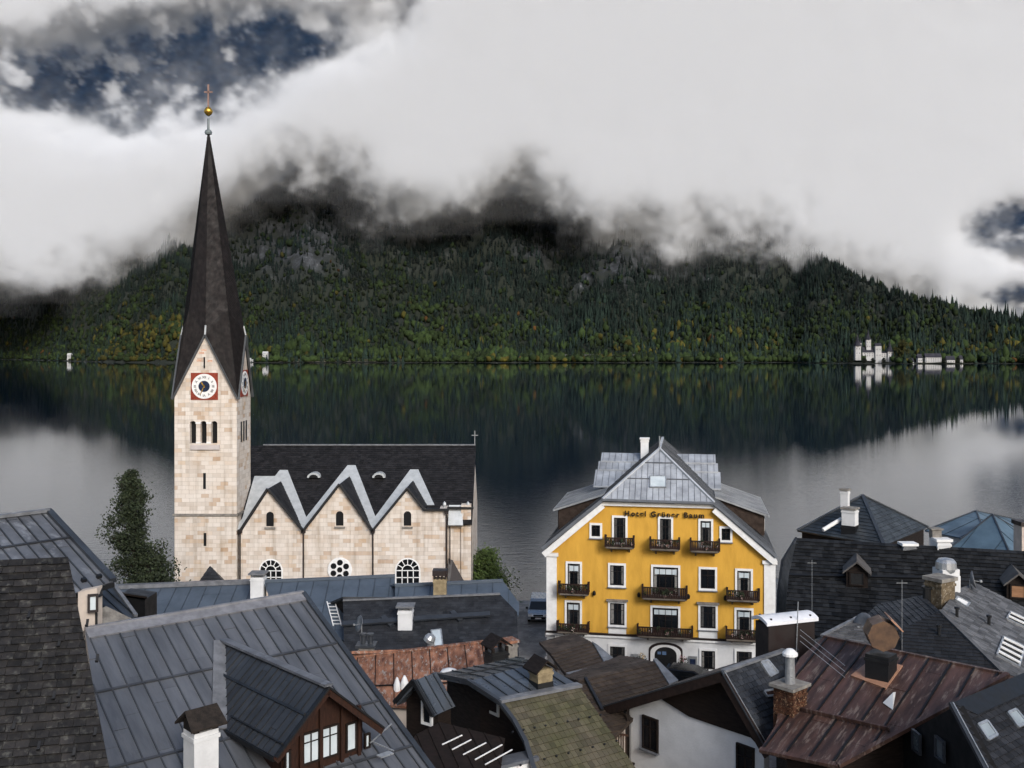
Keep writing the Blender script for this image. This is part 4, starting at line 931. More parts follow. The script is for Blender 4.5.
def hwin(x0, x1, y0, y1, sur=.15, door=False, wide=False, ped=False, small=False, parent=None):
    (a, zt), (b, zb) = hu(*hz(x0, y0)), hu(*hz(x1, y1)); sur = min(sur, (b - a) * .24); c = H((a + b) / 2, -.01, (zt + zb) / 2)
    w = (b - a) - 2 * sur; h = (zt - zb) - 2 * sur
    f = window(parent or hwall, c, hex_, w, h, fm=M_hframe, mull=3 if wide else 1, trans=1, n=hn, surround=sur, sill=not door, fw=.06, proud=.05)
    if ped:
        q = MB(); q.box(H((a + b) / 2, -.12, zt + .06), hex_, hin, UP, (b - a) / 2 + .1, .16, .06); q.build('pediment', M_concrete, f)
        q = MB(); q.box(H((a + b) / 2, -.03, zb - .42), hex_, hin, UP, (b - a) / 2 - .03, .05, .40); q.build('apron', M_whitep, f)
    if not small and random.random() < .75:
        cm_ = random.choice((mat('curtain_pale', (.26, .25, .23), (.18, .17, .16), rough=.9, scale=6), mat('curtain_dim', (.12, .115, .11), (.07, .068, .065), rough=.9, scale=6)))
        for s_ in (-1, 1):
            q = MB(); cw_ = w * random.uniform(.10, .2); q.box(c + hex_ * s_ * (w / 2 - .06 - cw_ / 2) + hn * .018, hex_, hin, UP, cw_ / 2, .004, h / 2 - .1); q.build('curtain', cm_, f)
    if door:
        rr = random.random()
        if rr < .5:
            q = MB(); q.box(c + UP * (h * .33) + hn * .03, hex_, hin, UP, w / 2 - .12, .01, h * .09); q.build('blind', M_glassl, f)
    return f
def leaf_blob(mb, c, r, n, size, squash=1.0):
    for _ in range(n):
        d = Vector((random.gauss(0, 1), random.gauss(0, 1), random.gauss(0, 1))).normalized() * (random.random() ** .4); p = Vector(c) + Vector((d.x * r[0], d.y * r[1], d.z * r[2]))
        a = Vector((random.gauss(0, 1), random.gauss(0, 1), random.gauss(0, 1))).normalized(); b = a.orthogonal().normalized(); s_ = size * random.uniform(.6, 1.3)
        mb.add([p - a * s_, p + b * s_ * .5, p + a * s_, p - b * s_ * .5], [(0, 1, 2, 3)], random.uniform(-.9, .9))
M_flower = mat('flower_leaf', (0.05, 0.075, 0.03), (0.02, 0.035, 0.018), rough=.7, scale=4, var=.6)
M_bloom = mat('blossom', (0.35, 0.12, 0.10), (0.42, 0.36, 0.34), rough=.7, scale=6)
def balcony(x0, x1, y0, y1, bulge=True):
    (a, zt), (b, zb) = hu(*hz(x0, y0)), hu(*hz(x1, y1)); dep = .95
    # the picture shows the front of a balcony that stands nearer: pull it in and raise it by the same share
    k_ = (71.5 - dep) / 71.5; a, b = (a - uc) * k_ + uc + 0, (b - uc) * k_ + uc; zt = HC - (HC - zt) * k_; zb = HC - (HC - zb) * k_
    m_ = MB(); m_.box(H((a + b) / 2, -dep / 2, zb + .06), hex_, hin, UP, (b - a) / 2, dep / 2, .07); m_.box(H((a + b) / 2, -dep / 2 + .05, zb - .04), hex_, hin, UP, (b - a) / 2 - .12, dep / 2 - .1, .05)
    for t in (.18, .82): m_.prism([H(a + (b - a) * t - .06, 0, zb), H(a + (b - a) * t - .06, -dep * .8, zb), H(a + (b - a) * t - .06, 0, zb - .45)], hex_ * .12)
    bal = m_.build('balcony', mat('balcony_slab', (.20, .17, .14), (.13, .11, .09), rough=.8), hwall)
    r = MB(); h = zt - zb - .1
    for z_ in (zb + .16, zb + h - .02): r.bar(H(a, -dep, z_), H(b, -dep, z_), .06, .08); [r.bar(H(u, -dep, z_), H(u, 0, z_), .06, .08) for u in (a, b)]
    n = max(6, int((b - a) / .115))
    for k in range(n + 1):
        u = a + (b - a) * k / n; r.bar(H(u, -dep, zb + .14), H(u, -dep, zb + h), .092, .03, up=hn)
    for k in range(7):
        v = -dep * k / 6
        for u in (a, b): r.bar(H(u, v, zb + .14), H(u, v, zb + h), .03, .085, up=hn)
    for u in (a, b): r.bar(H(u, -dep, zb + .1), H(u, -dep, zb + h + .22), .13, .13, up=hn)
    r.build('railing', M_hbal, bal)
    n = int((b - a) / .3)
    for k in range(n):
        if random.random() < .62:
            fl = MB(); fb = MB(); u = a + (b - a) * (k + .5) / n; c = H(u, -dep - .1, zb + h * random.uniform(.55, .95)); leaf_blob(fl, c, (.16, .12, .2), 26, .065)
            if random.random() < .45: leaf_blob(fb, c + hn * .08 - UP * .05, (.12, .05, .12), 7, .05)
            fl.build('flower_clump', M_flower, bal)
            if fb.v: fb.build('blossom', M_bloom, bal)
    fl = MB(); fb = MB(); u = a + (b - a) * random.uniform(.45, .6); leaf_blob(fl, H(u, -dep - .1, zb + .45), (.2, .1, .34), 50, .06); leaf_blob(fb, H(u, -dep - .18, zb + .35), (.12, .06, .2), 10, .05)
    fl.build('flower_clump', M_flower, bal); fb.build('blossom', M_bloom, bal)
for q in ((252, 300, 262, 352), (393, 440, 265, 358), (517, 563, 272, 362)): hwin(*q, door=True)
for q in ((183, 222, 285, 333), (582, 622, 295, 345)): hwin(*q, small=True)
for q in ((110, 160, 403, 505), (630, 685, 425, 522)): hwin(*q, door=True)
for q in ((240, 295, 408, 484), (518, 575, 420, 494)): hwin(*q)
hwin(372, 462, 413, 515, door=True, wide=True); hwin(370, 462, 538, 635, door=True, wide=True)
for q in ((107, 160, 522, 622), (628, 687, 545, 642)): hwin(*q, door=True)
for q in ((240, 297, 524, 606), (517, 577, 533, 616)): hwin(*q, ped=True)
for q in ((240, 298, 657, 750), (520, 575, 670, 742), (107, 162, 648, 720), (628, 688, 672, 745)): hwin(*q, parent=hgw)
for q in ((233, 320, 326, 366), (371, 460, 332, 372), (495, 583, 336, 378), (90, 180, 468, 510), (607, 705, 488, 530), (347, 483, 478, 526), (85, 180, 590, 628), (332, 500, 600, 645), (605, 703, 608, 652)): balcony(*q)
def hotel_door():
    (a, zt), (b, _) = hu(*hz(378, 655)), hu(*hz(456, 700)); z0 = .72; hw = (b - a) / 2; n = 12
    def o(r, rise, v): c = (a + b) / 2; return [H(c - r, v, z0), H(c + r, v, z0)] + [H(c + r * math.cos(math.pi * k / n), v, zt - .75 + rise + .55 * math.sin(math.pi * k / n)) for k in range(n + 1)]
    q = MB(); q.prism(o(hw + .18, .15, -.10), hin * .1); f = q.build('entrance', M_whitep, hgw)
    q = MB(); q.prism(o(hw + .30, .30, -.05), hin * .05); q.build('arch_moulding', M_brown, f)
    q = MB(); q.prism(o(hw - .12, 0, -.115), hin * .05); q.build('doorway', M_black, f)
    q = MB(); q.box(H((a + b) / 2 - .45, -.14, 2.35), hex_, hin, UP, .12, .01, .1); q.box(H((a + b) / 2 - .1, -.14, 2.35), hex_, hin, UP, .14, .01, .12); q.build('door_sticker', mat('blue_sticker', (.12, .2, .35), rough=.5), f)
hotel_door()
(ua, za) = hu(623.5, 513.5); (ub, zb) = hu(705.5, 517)
exl = (H(ub, 0, zb) - H(ua, 0, za)).normalized()
lt = text_mesh('lettering', 'Hotel Gr\u00fcner Baum', .52, M_ink, hwall, H((ua + ub) / 2, -.16, (za + zb) / 2 + .06), ex=hex_, up=UP, extr=.03, bold=.014, sp=1.34)
ws = [v.co for v in lt.data.vertices]; us = [(v + hotel.location - HO).dot(hex_) for v in ws]; wd_ = max(us) - min(us); print('lettering width', wd_, 'target', ub - ua)
# wall fittings
for px_, py_ in ((198, 500), (335, 505), (487, 510), (600, 515)):
    u, z = hu(*hz(px_, py_)); q = MB(); q.lathe(H(u, -.22, z), [(.05, -.16), (.11, -.1), (.12, .08), (.05, .18)], 8); q.bar(H(u, 0, z + .16), H(u, -.22, z + .16), .03, .03); q.build('wall_lantern', M_ink, hwall)
for (px_, py_, w_, h_, mm, nm) in ((322, 705, .55, .8, M_concrete, 'notice_board'), (500, 715, .6, .95, M_cap, 'menu_board')):
    u, z = hu(*hz(px_, py_)); q = MB(); q.box(H(u, -.06, z), hex_, hin, UP, w_ / 2, .03, h_ / 2); o_ = q.build(nm, M_steel, hgw); q = MB(); q.box(H(u, -.1, z - .05), hex_, hin, UP, w_ / 2 - .1, .01, h_ / 2 - .14); q.build('panel', M_bluep if nm == 'menu_board' else M_whitep, o_)

def potted(px, py, label, bloom):
    u, z = hu(px, py); b = H(u, -.9, .7); r = empty('potted_plant', b, label, 'potted plant')
    q = MB(); q.lathe(b, [(.2, 0), (.3, .5), (.33, .55), (.28, .56)], 12); q.build('pot', M_brown, r)
    q = MB(); q.tube(b + UP * .5, b + UP * 1.3, .03); q.build('stem', M_wood, r); q = MB(); leaf_blob(q, b + UP * 1.25, (.38, .38, .5), 160, .07); q.build('foliage', M_leafd, r)
    q = MB(); leaf_blob(q, b + UP * 1.55, (.3, .3, .3), 40, .06); q.build('blossom', bloom, r)
potted(642, 660, 'dark leafy potted shrub with yellow blossoms left of the hotel entrance', mat('yellow_bloom', (.5, .32, .08), rough=.7))
potted(683, 662, 'dark leafy potted shrub with pink blossoms right of the hotel entrance', mat('pink_bloom', (.45, .2, .2), rough=.7))

# ------------------------------------------------------------------ cars
def car(name, loc, rz, L_, W_, Hh, m, label, van=False):
    r = empty(name, loc, label, 'car'); c, s_ = math.cos(rz), math.sin(rz); fw = Vector((s_, -c, 0)); rt = Vector((c, s_, 0)); o = Vector(loc)     # fw = the way it faces
    def T(x, y, z): return o + rt * x + fw * y + UP * z
    hl = L_ / 2; bon = .78 if van else 1.05
    prof = [(-hl, .35), (-hl, 1.0), (-hl + .12, Hh - .12), (-hl + .5, Hh), (hl - bon - .95, Hh), (hl - bon, 1.05), (hl - .15, .88), (hl, .7), (hl, .35)]
    n = len(prof); vs = []; 
    for x_, k in ((-W_ / 2 + .0, 0), (W_ / 2, 0)):
        for y, z in prof:
            t = 1 - max(0, (z - 1.0)) * .22; vs.append(T(x_ * t, y, z))
    m_ = MB(); m_.add(vs, [tuple(range(n)), tuple(reversed(range(n, 2 * n)))] + [(i, (i + 1) % n, n + (i + 1) % n, n + i) for i in range(n)]); b = m_.build('body', m, r)
    bv = b.modifiers.new('soft', 'BEVEL'); bv.width = .07; bv.segments = 3
    def pane(pts, nm='windscreen'): q = MB(); q.prism([T(*p) for p in pts], -(T(*pts[1]) - T(*pts[0])).cross(T(*pts[2]) - T(*pts[0])).normalized() * .02); return q.build(nm, M_glass, r)
    y0, z0, y1, z1 = hl - bon - .02, 1.09, hl - bon - .9, Hh - .07; t0, t1 = 1 - .09 * .22, 1 - (Hh - 1.07) * .22
    pane([(-W_ / 2 * t0 + .1, y0 + .03, z0), (W_ / 2 * t0 - .1, y0 + .03, z0), (W_ / 2 * t1 - .12, y1 + .03, z1), (-W_ / 2 * t1 + .12, y1 + .03, z1)])
    for s2 in (-1, 1): pane([(s2 * (W_ / 2 * t0 + .015), y0 - .35, 1.08), (s2 * (W_ / 2 * t0 + .015), -hl + .5, 1.08), (s2 * (W_ / 2 * t1 + .02), -hl + .65, Hh - .14), (s2 * (W_ / 2 * t1 + .02), y1 - .1, Hh - .14)][::s2], 'side_window')
    for s2 in (-1, 1):
        q = MB(); q.box(T(s2 * (W_ / 2 - .24), hl + .01, .74), rt, fw, UP, .17, .03, .09); q.build('headlight', M_whitep, r)
        for yy in (hl - .85, -hl + .85):
            q = MB(); q.lathe(T(s2 * (W_ / 2 - .2), yy, .32), [(.32, 0), (.32, s2 * .2), (.2, s2 * .22)], 18, rt); w_ = q.build('wheel', M_ink, r); q = MB(); q.lathe(T(s2 * (W_ / 2 + .02), yy, .32), [(.19, 0), (.19, s2 * .01)], 12, rt); q.build('rim', M_steel, w_)
        q = MB(); q.box(T(s2 * (W_ / 2 + .1), y0 - .3, 1.1), rt, fw, UP, .1, .06, .08); q.build('mirror', M_ink, r)
    q = MB(); q.box(T(0, hl + .01, .52), rt, fw, UP, .62, .02, .1); q.box(T(0, hl + .01, .74), rt, fw, UP, .42, .02, .06); q.build('grille', M_ink, r)
    q = MB(); q.box(T(0, hl + .035, .5), rt, fw, UP, .26, .01, .055); q.build('number_plate', M_whitep, r); return r
M_car = mat('silver_paint', (.34, .38, .42), (.3, .34, .38), rough=.25, metal=.5, scale=.5); M_card = mat('dark_paint', (.018, .022, .03), rough=.2, metal=.3, scale=.5)
car('parked_car', (fx(539.5, 86.5), 87.2, .7), R(-4), 4.5, 1.85, 1.75, M_car, 'silver estate car parked by the water beside the hotel corner', van=True)
u_, z_ = hu(690, 670); car('parked_car', H(u_ + .3, -2.6, .7), R(70), 4.2, 1.75, 1.5, M_card, 'dark car standing in front of the hotel ground floor, half hidden by roofs')

# ------------------------------------------------------------------ trees and bushes near the water
def tree(name, base, h, prof, nleaf, size, label, cat='tree', lean=0, seedv=1, mleaf=None, conif=False):
    rnd = random.Random(seedv); b = Vector(base); r = empty(name, b, label, cat); t = MB()
    pts = [b + Vector((rnd.uniform(-.12, .12) * k, rnd.uniform(-.12, .12) * k, h * .95 * k / 6)) for k in range(7)]
    for k in range(6): t.tube(pts[k], pts[k + 1], .02 * h * (1 - k / 6.5), .02 * h * (1 - (k + 1) / 6.5), 8, cap=False)
    lf = MB(); cl = []
    nb = 150
    for k in range(nb):
        f = .12 + .86 * ((k + rnd.random()) / nb); z = f * h; rad = np.interp(f, [p[0] for p in prof], [p[1] for p in prof]) * rnd.choice((.45, .65, .85, 1.0, 1.2, 1.35)); a = rnd.uniform(0, 6.283)
        o = pts[min(6, int(f * 6))]; tip_ = Vector((b.x + rad * math.cos(a), b.y + rad * math.sin(a), b.z + z + (.3 if not conif else -.12 * rad)))
        st = Vector((o.x, o.y, b.z + max(.3, z - rad * .5))); t.tube(st, tip_, .045 * h / 10, .012, 5, cap=False)
        for q_ in range(4): cl.append((st.lerp(tip_, rnd.uniform(.35, 1.03)), rad))
    for _ in range(nleaf):
        c, rad = cl[rnd.randrange(len(cl))]; s0 = .13 + .14 * rad ** .7; d = Vector((rnd.gauss(0, 1), rnd.gauss(0, 1), rnd.gauss(0, .75))) * s0
        p = c + d; a = Vector((rnd.gauss(0, 1), rnd.gauss(0, 1), rnd.gauss(0, 1))).normalized(); bb = a.orthogonal().normalized(); s_ = size * rnd.uniform(.6, 1.4)
        lf.v += [p - a * s_, p + bb * s_ * .6, p + a * s_, p - bb * s_ * .6]; k = len(lf.v); lf.f.append((k - 4, k - 3, k - 2, k - 1)); lf.var.append(max(-1, min(1, (d.z / s0) * .3 + rnd.uniform(-.6, .6))))
    t.build('trunk', M_wood, r); lf.build('crown', mleaf or M_leafd, r); return r
M_leafg = mat('leaf_green', (0.10, 0.15, 0.035), (0.05, 0.08, 0.02), rough=.65, scale=.8, var=.6)
M_leafo = mat('leaf_olive', (0.12, 0.11, 0.03), (0.07, 0.065, 0.022), rough=.7, scale=.8, var=.5)
tree('slender_tree', (fx(131, 71), 71, .7), 24 - (473 - 350) * .071 - .7 + .1, [(0, 2.6), (.2, 3.9), (.36, 3.4), (.45, 2.7), (.6, 2.0), (.78, 1.3), (.92, .6), (1, .1)], 26000, .085, 'tall dark slender tree by the lake left of the church tower', seedv=4)
tree('spreading_tree', (fx(154, 70), 70.4, .7), 8.6, [(0, 1.2), (.3, 2.1), (.6, 2.0), (.85, 1.3), (1, .3)], 9000, .10, 'low dark broadleaf tree between the slender tree and the church tower', seedv=9)
tree('round_bush', (fx(112, 69), 69, .7), 5.0, [(0, 1.0), (.3, 1.7), (.6, 1.7), (.85, 1.2), (1, .4)], 9000, .09, 'brownish olive bush in front of the slender tree', 'bush', seedv=12, mleaf=M_leafo)
tree('round_bush', (fx(487, 86), 86, .7), 24 - (552 - 350) * .086 - .7, [(0, 1.6), (.3, 2.1), (.6, 1.8), (.85, 1.1), (1, .3)], 14000, .09, 'bright green bush on the shore at the right end of the church', 'bush', seedv=15, mleaf=M_leafg)

# ================================================================== VILLAGE ROOFS
def T3(*pts): return Pl(*[P(*p) for p in pts])
def house(name, base, label, cat='house', group=None): return empty(name, base, label, cat, group)
def walls(parent, polys, m, inset=.3, name='wall', drop=.14, zlow=None):
    mb = MB()
    for p in polys: body(mb, p, inset, zlow, drop)
    return mb.build(name, m, parent)
def mid(poly): c = sum(poly, Vector()) / len(poly); return Vector((c.x, c.y, ground(c.x, c.y)))

# ---- A: the near slate roof bottom left
pa = T3((0, 562, 20), (68, 558, 20.3), (40, 768, 17.5)); A = pa.poly([(-90, 564), (68, 557), (109, 768), (124, 850), (-90, 850)])
h = house('slate_house', mid(A), 'house with steep rough slate roof filling the bottom left corner')
ra = roof_part(h, A, mat('rough_slate', (0.050, 0.045, 0.042), (0.024, 0.023, 0.025), rough=.6, scale=3.2, var=.5, bump=.5, bscale=12, c3=(0.085, 0.083, 0.075)), 'tile', w=.235, h=.155, t=.032, lift=.02)
Ab = mirror(A, A[0], A[1]); roof_part(h, Ab, M_stone_dark, 'tile', w=.5, h=.4); walls(h, [A, Ab], M_pink)
random.seed(5); n_, e_, d_ = frame(A)
def onroof(pl, px, py, up_=0.0): return pl.hit(px, py) + pl.n * up_
for k, (px_, py_) in enumerate([(42, 662), (55, 692), (70, 700), (98, 655), (80, 690), (15, 722), (40, 742), (75, 748), (96, 728), (52, 768), (20, 686), (60, 640), (88, 620), (30, 612), (76, 668)]):
    q = MB(); b = onroof(pa, px_, py_, .035); q.bar(b, b + d_ * .16, .05, .02, n_); q.bar(b + d_ * .16, b + d_ * .16 + n_ * .07, .05, .02, d_); q.build('snow_hook', M_black, ra)

# ---- B: seamed metal roof top left
pb = T3((48, 512, 34), (113, 582, 31.5), (-40, 523, 31.8)); B_ = pb.poly([(-60, 525.5), (48, 512), (113, 582), (60, 597.5), (-60, 625)])
h = house('metal_roof_house', mid(B_), 'cream house with grey standing seam roof at the left edge beside the slender tree')
rb = roof_part(h, B_, M_metal, 'seam', sp=.40, cross=(1.75,)); Bb = mirror(B_, B_[0], B_[1]); roof_part(h, Bb, M_metal_dk, 'seam')
walls(h, [B_, Bb], M_pink, inset=.45)
strip_part(rb, B_[0] + UP * .06, B_[1] + UP * .06, .3, .1, M_cap); strip_part(rb, B_[1] + UP * .05, B_[2] + UP * .05, .22, .16, M_metal_dk, 'verge')
q = MB(); q.bar(B_[2] - UP * .08, B_[3] - UP * .08, .16, .14); q.bar(B_[3] - UP * .08, B_[4] - UP * .08, .16, .14); q.build('gutter', M_black, rb)
n_, e_, d_ = frame(B_)
for k in range(7):
    c = B_[2].lerp(B_[4], .06 + .1 * k) - d_ * .35 + n_ * .06; q = MB(); q.box(c, e_, d_, n_, .07, .06, .07); q.build('snow_guard', M_black, rb)
wp = [P(97, 588, 30.6), P(78, 592, 30.2), P(78, 640, 30.2), P(97, 640, 30.6)]; wl = MB(); wl.prism(wp, Vector((.0, .4, 0))); wl.build('bay_wall', M_pink, h)
window(h, P(93, 603, 30.35), (P(97, 588, 30.6) - P(78, 592, 30.2)) * Vector((1, 1, 0)) if False else Vector((1, .35, 0)), .3, .55, fm=M_brown, gm=M_glassl, mull=0, trans=0, sill=False)
q = MB(); q.tube(P(101, 588, 31), P(101, 595, 30.8), .05); q.tube(P(101, 595, 30.8), P(96, 597, 30.6), .05); q.tube(P(96, 597, 30.6), P(96, 640, 30.6), .05); q.build('downpipe', M_black, h)
# lower wing in front of the blue roof
pw = T3((112, 587, 34.6), (136, 617, 33.1), (100, 600, 33.6)); W_ = pw.poly([(100, 589), (113, 585), (136, 617), (106, 622)])
h = house('lean_to', mid(W_), 'narrow seamed metal lean-to roof below the cream house at left', 'lean-to')
roof_part(h, W_, M_metal_dk, 'seam', sp=.3); walls(h, [W_], M_wood, inset=.1); strip_part(h, W_[1] + UP * .04, W_[2] + UP * .04, .12, .1, M_cap, 'verge')
h = house('small_canopy', P(108, 640, 33.5), 'little grey hipped canopy roof between the cream house and the big metal roof', 'canopy'); h.location.z = ground(h.location.x, 30)
a = [P(85, 617, 31.5), P(103, 629, 31.1), P(133, 619, 31.8), P(112, 610, 32.8)]; tp_ = P(106, 606, 32)
for k in range(4): m_ = MB(); slab(m_, [a[k], a[(k + 1) % 4], tp_], .05); m_.build('roof', M_concrete if k < 2 else M_metal, h)
q = MB(); cc_ = sum(a, Vector()) / 4; s_ = [cc_ + (v - cc_) * .85 for v in a]; g_ = h.location.z - .4
q.add([v - UP * .1 for v in s_] + [Vector((v.x, v.y, g_)) for v in s_], [(0, 1, 2, 3), (4, 5, 6, 7), (0, 1, 5, 4), (1, 2, 6, 5), (2, 3, 7, 6), (3, 0, 4, 7)]); q.build('wall', M_wood, h)
h = house('roof_box', P(133, 617, 36), 'dark flat box shed at the left end of the blue metal roof', 'shed'); h.location.z = ground(0, 36)
q = MB(); q.prism([P(118, 596, 36), P(145, 600, 35.6), P(145, 625, 35.6), P(118, 625, 36)], (0, 1.2, 0)); q.prism([P(118, 625, 36), P(145, 625, 35.6), Vector((fx(145, 35.6), 35.6, h.location.z - .3)), Vector((fx(118, 36), 36, h.location.z - .3))], (0, 1.0, 0)); q.build('wall', M_black, h)
q = MB(); q.prism([P(116, 594, 35.8), P(147, 598.5, 35.4), P(147, 597, 36.8), P(118, 593, 37.2)], (0, 0, .06)); q.build('roof', M_wood, h)

# ---- C: the big metal roof with the timber dormer
R1, R2 = P(85, 631, 30), P(303, 594, 34.5); pc = Pl(R1, R2, P(430, 768, 28.4)); C_ = pc.poly([(85, 631), (303, 594), (430, 768), (478, 834), (118, 860)])
h = house('big_metal_house', mid(C_), 'big house with broad worn grey standing seam roof and timber dormer, front left')
rc = roof_part(h, C_, mat('worn_metal', (0.165, 0.172, 0.19), (0.10, 0.108, 0.125), rough=.42, metal=.15, scale=.55, var=.16, c3=(0.135, 0.14, 0.155), stretch=(2.4, .5, .5), rotz=-39, bump=.15, bscale=6), 'seam', sp=.43, w=.035, h=.055, cross=(2.75, 5.6, 7.6))
Cb = mirror(C_, R1, R2); roof_part(h, Cb, M_metal_dk, 'seam'); walls(h, [C_, Cb], M_white, inset=.5)
nC, eC, dC = frame(C_)
rc_ = MB(); up2 = nC; rc_.bar(R1 + dC * .18 + nC * .05, R2 + dC * .18 + nC * .05, .48, .06, nC); rc_.bar(R1 + UP * .06, R2 + UP * .06, .14, .12); rc_.build('ridge_cap', mat('ridge_light', (.24, .24, .255), (.17, .17, .185), rough=.45, scale=3), rc)
rc_ = MB(); rc_.bar(R2 + nC * .04, C_[3] + nC * .04, .16, .12, nC); rc_.build('verge', M_metal_dk, rc)
# dormer
dh = Vector((.627, -.78, 0)).normalized(); D0 = pc.hit(225, 644); zd = D0.z + .05
plz = Pl((0, 0, zd), (1, 0, zd), (0, 1, zd)); D1 = plz.hit(327.7, 687); D0 = Vector((D0.x, D0.y, zd)); dd_ = (D1 - D0); dd_.z = 0; dh = dd_.normalized(); dr = Vector((dh.y, -dh.x, 0))
if dr.x > 0: dr = -dr          # towards the left slope
fp = Pl(D1, D1 + dr, D1 + UP); E0 = fp.hit(275, 757); E1 = fp.hit(382, 727)
print('dormer', D0, D1, 'dir', dh, 'eaves', E0, E1, 'half width', (E0 - D1).dot(dr), (E1 - D1).dot(dr), 'drop', D1.z - E0.z, D1.z - E1.z)
hw_ = ((E0 - D1).dot(dr) - (E1 - D1).dot(dr)) / 2; dz_ = (D1.z - E0.z + D1.z - E1.z) / 2
E0 = D1 + dr * ((E0 - D1).dot(dr)) - UP * (D1.z - E0.z); E1 = D1 + dr * ((E1 - D1).dot(dr)) - UP * (D1.z - E1.z)
def onC(p, d):      # slide back along the dormer direction until the big roof is met
    t = (pc.o - p).dot(pc.n) / d.dot(pc.n); return p + d * t
L0 = onC(E0, dh); L1 = onC(E1, dh); D0 = onC(D1, dh)
dm = MB(); pl = [D0, D1, E0, L0]; slab(dm, pl, .09); seams(dm, pl, .30, .024, .035, cross=(0.9,)); panes(dm, pl, .30, blen=2.2, rnd=.4)
dl = [v for v in [D0, D1, E1, L1]]; slab(dm, dl, .09); seams(dm, dl, .30, .035, .045); dorm = dm.build('dormer', mat('dormer_seam', (.065, .068, .075), (.042, .045, .052), rough=.4, metal=.1, var=.2, scale=1.2), rc)
q = MB(); q.bar(D0 + UP * .06, D1 + UP * .06 + dh * .05, .26, .07); q.build('ridge_cap', M_metal, dorm)
q = MB(); n1_, e1_, d1_ = frame(pl); q.bar(D0 + nC * .05 + dr * .1, L0 + nC * .05 + dr * .15, .42, .05, nC); q.build('valley_flashing', M_cap, dorm)
q = MB(); q.bar(E0 - UP * .06, L0 - UP * .06, .12, .12); q.bar(E0.lerp(L0, .0) + n1_ * .08 - d1_ * .35, L0 + n1_ * .08 - d1_ * .35, .04, .06, n1_); q.build('gutter', M_black, dorm)
q = MB()
for e in (E0, E1): q.bar(D1 + dh * .03 - UP * .1, e + dh * .03 - UP * .1, .06, .2); 
q.build('bargeboard', M_woodred, dorm)
q = MB()
for e in (E0, E1): q.bar(D1 + dh * .06 + UP * .01, e + dh * .06 + UP * .01, .12, .05)
q.build('verge', M_black, dorm)
wi = .42; F0 = D1 - dh * .45 ; bl, br_ = (E0 - D1).dot(dr) - .45, (E1 - D1).dot(dr) + .35; zt0 = D1.z - .12
sl0 = (D1.z - E0.z) / (E0 - D1).dot(dr); sl1 = (D1.z - E1.z) / (-(E1 - D1).dot(dr)); wz = D1.z - 2.35
q = MB(); q.prism([F0 - UP * .15, F0 + dr * bl - UP * (sl0 * bl + .12), Vector((*(F0 + dr * bl).xy, wz)), Vector((*(F0 + dr * br_).xy, wz)), F0 + dr * br_ - UP * (sl1 * -br_ + .12)], -dh * .12)
side = F0 + dr * bl; q.prism([Vector((*side.xy, wz)), side - UP * (sl0 * bl + .14), side - dh * 2.6 - UP * (sl0 * bl + .14), Vector((*(side - dh * 2.6).xy, wz))], -dr * .1)
side = F0 + dr * br_; q.prism([Vector((*side.xy, wz)), side - UP * (sl1 * -br_ + .14), side - dh * 2.2 - UP * (sl1 * -br_ + .14), Vector((*(side - dh * 2.2).xy, wz))], dr * .1)
q.build('dormer_wall', M_woodred, dorm)
fpl = Pl(F0, F0 + dr, F0 + UP)
def fwin(x0, x1, y0, y1, mull=1, tr=1):
    a, b, c = fpl.hit(x0, (y0 + y1) / 2), fpl.hit(x1, (y0 + y1) / 2), fpl.hit((x0 + x1) / 2, (y0 + y1) / 2); zt, zb = fpl.hit((x0 + x1) / 2, y0).z, fpl.hit((x0 + x1) / 2, y1).z
    window(dorm, Vector((c.x, c.y, (zt + zb) / 2)), -dr, (b - a).length, zt - zb, fm=M_wood, gm=M_glassl, mull=mull, trans=tr, fw=.05, n=dh, sill=False)
fwin(302, 319, 731, 763); fwin(321, 338, 725, 757); fwin(345.5, 356, 722, 751, 0, 0); fwin(284, 290, 750, 772, 0, 0); fwin(364, 369.5, 733, 748, 0, 0)
q = MB()
for px_ in (300, 320, 341, 358): c = fpl.hit(px_, 735); q.bar(Vector((*c.xy, wz)) + dh * .04, Vector((*c.xy, D1.z - .35 - sl1 * .5 * abs((c - F0).dot(dr)))) + dh * .04, .1, .1, dh)
q.build('post', M_woodred, dorm)
a_ = fpl.hit(366, 741); q = MB(); q.bar(a_ + dh * .2, a_ + dh * .2 - dr * .75 + UP * .35, .03, .03); q.bar(a_ + dh * .2 - dr * .1, a_ + dh * .9 - dr * .3 - UP * .1, .03, .03); q.box(a_ + dh * .9 - UP * .12, dr, dh, UP, .22, .12, .015); q.build('antenna', M_steel, dorm)
# white chimney with a little slate roof
bc = pc.hit(201, 792); chim = chimney(rc, bc - UP * .5, dr, .66, .6, 3.0, M_white, 'none'); 
z_t = HC - (728 - 350) * (bc.y) / F; chim_h = z_t - (bc.z - .5)
bpy.data.objects.remove(chim.children[0]) if chim.children else None
bpy.data.objects.remove(chim); chim = chimney(rc, bc - UP * .5, dr, .66, .6, chim_h, M_white, 'gable2', mat('cap_tile', (.055, .04, .03), (.03, .024, .02), rough=.8, scale=6, bump=.4))

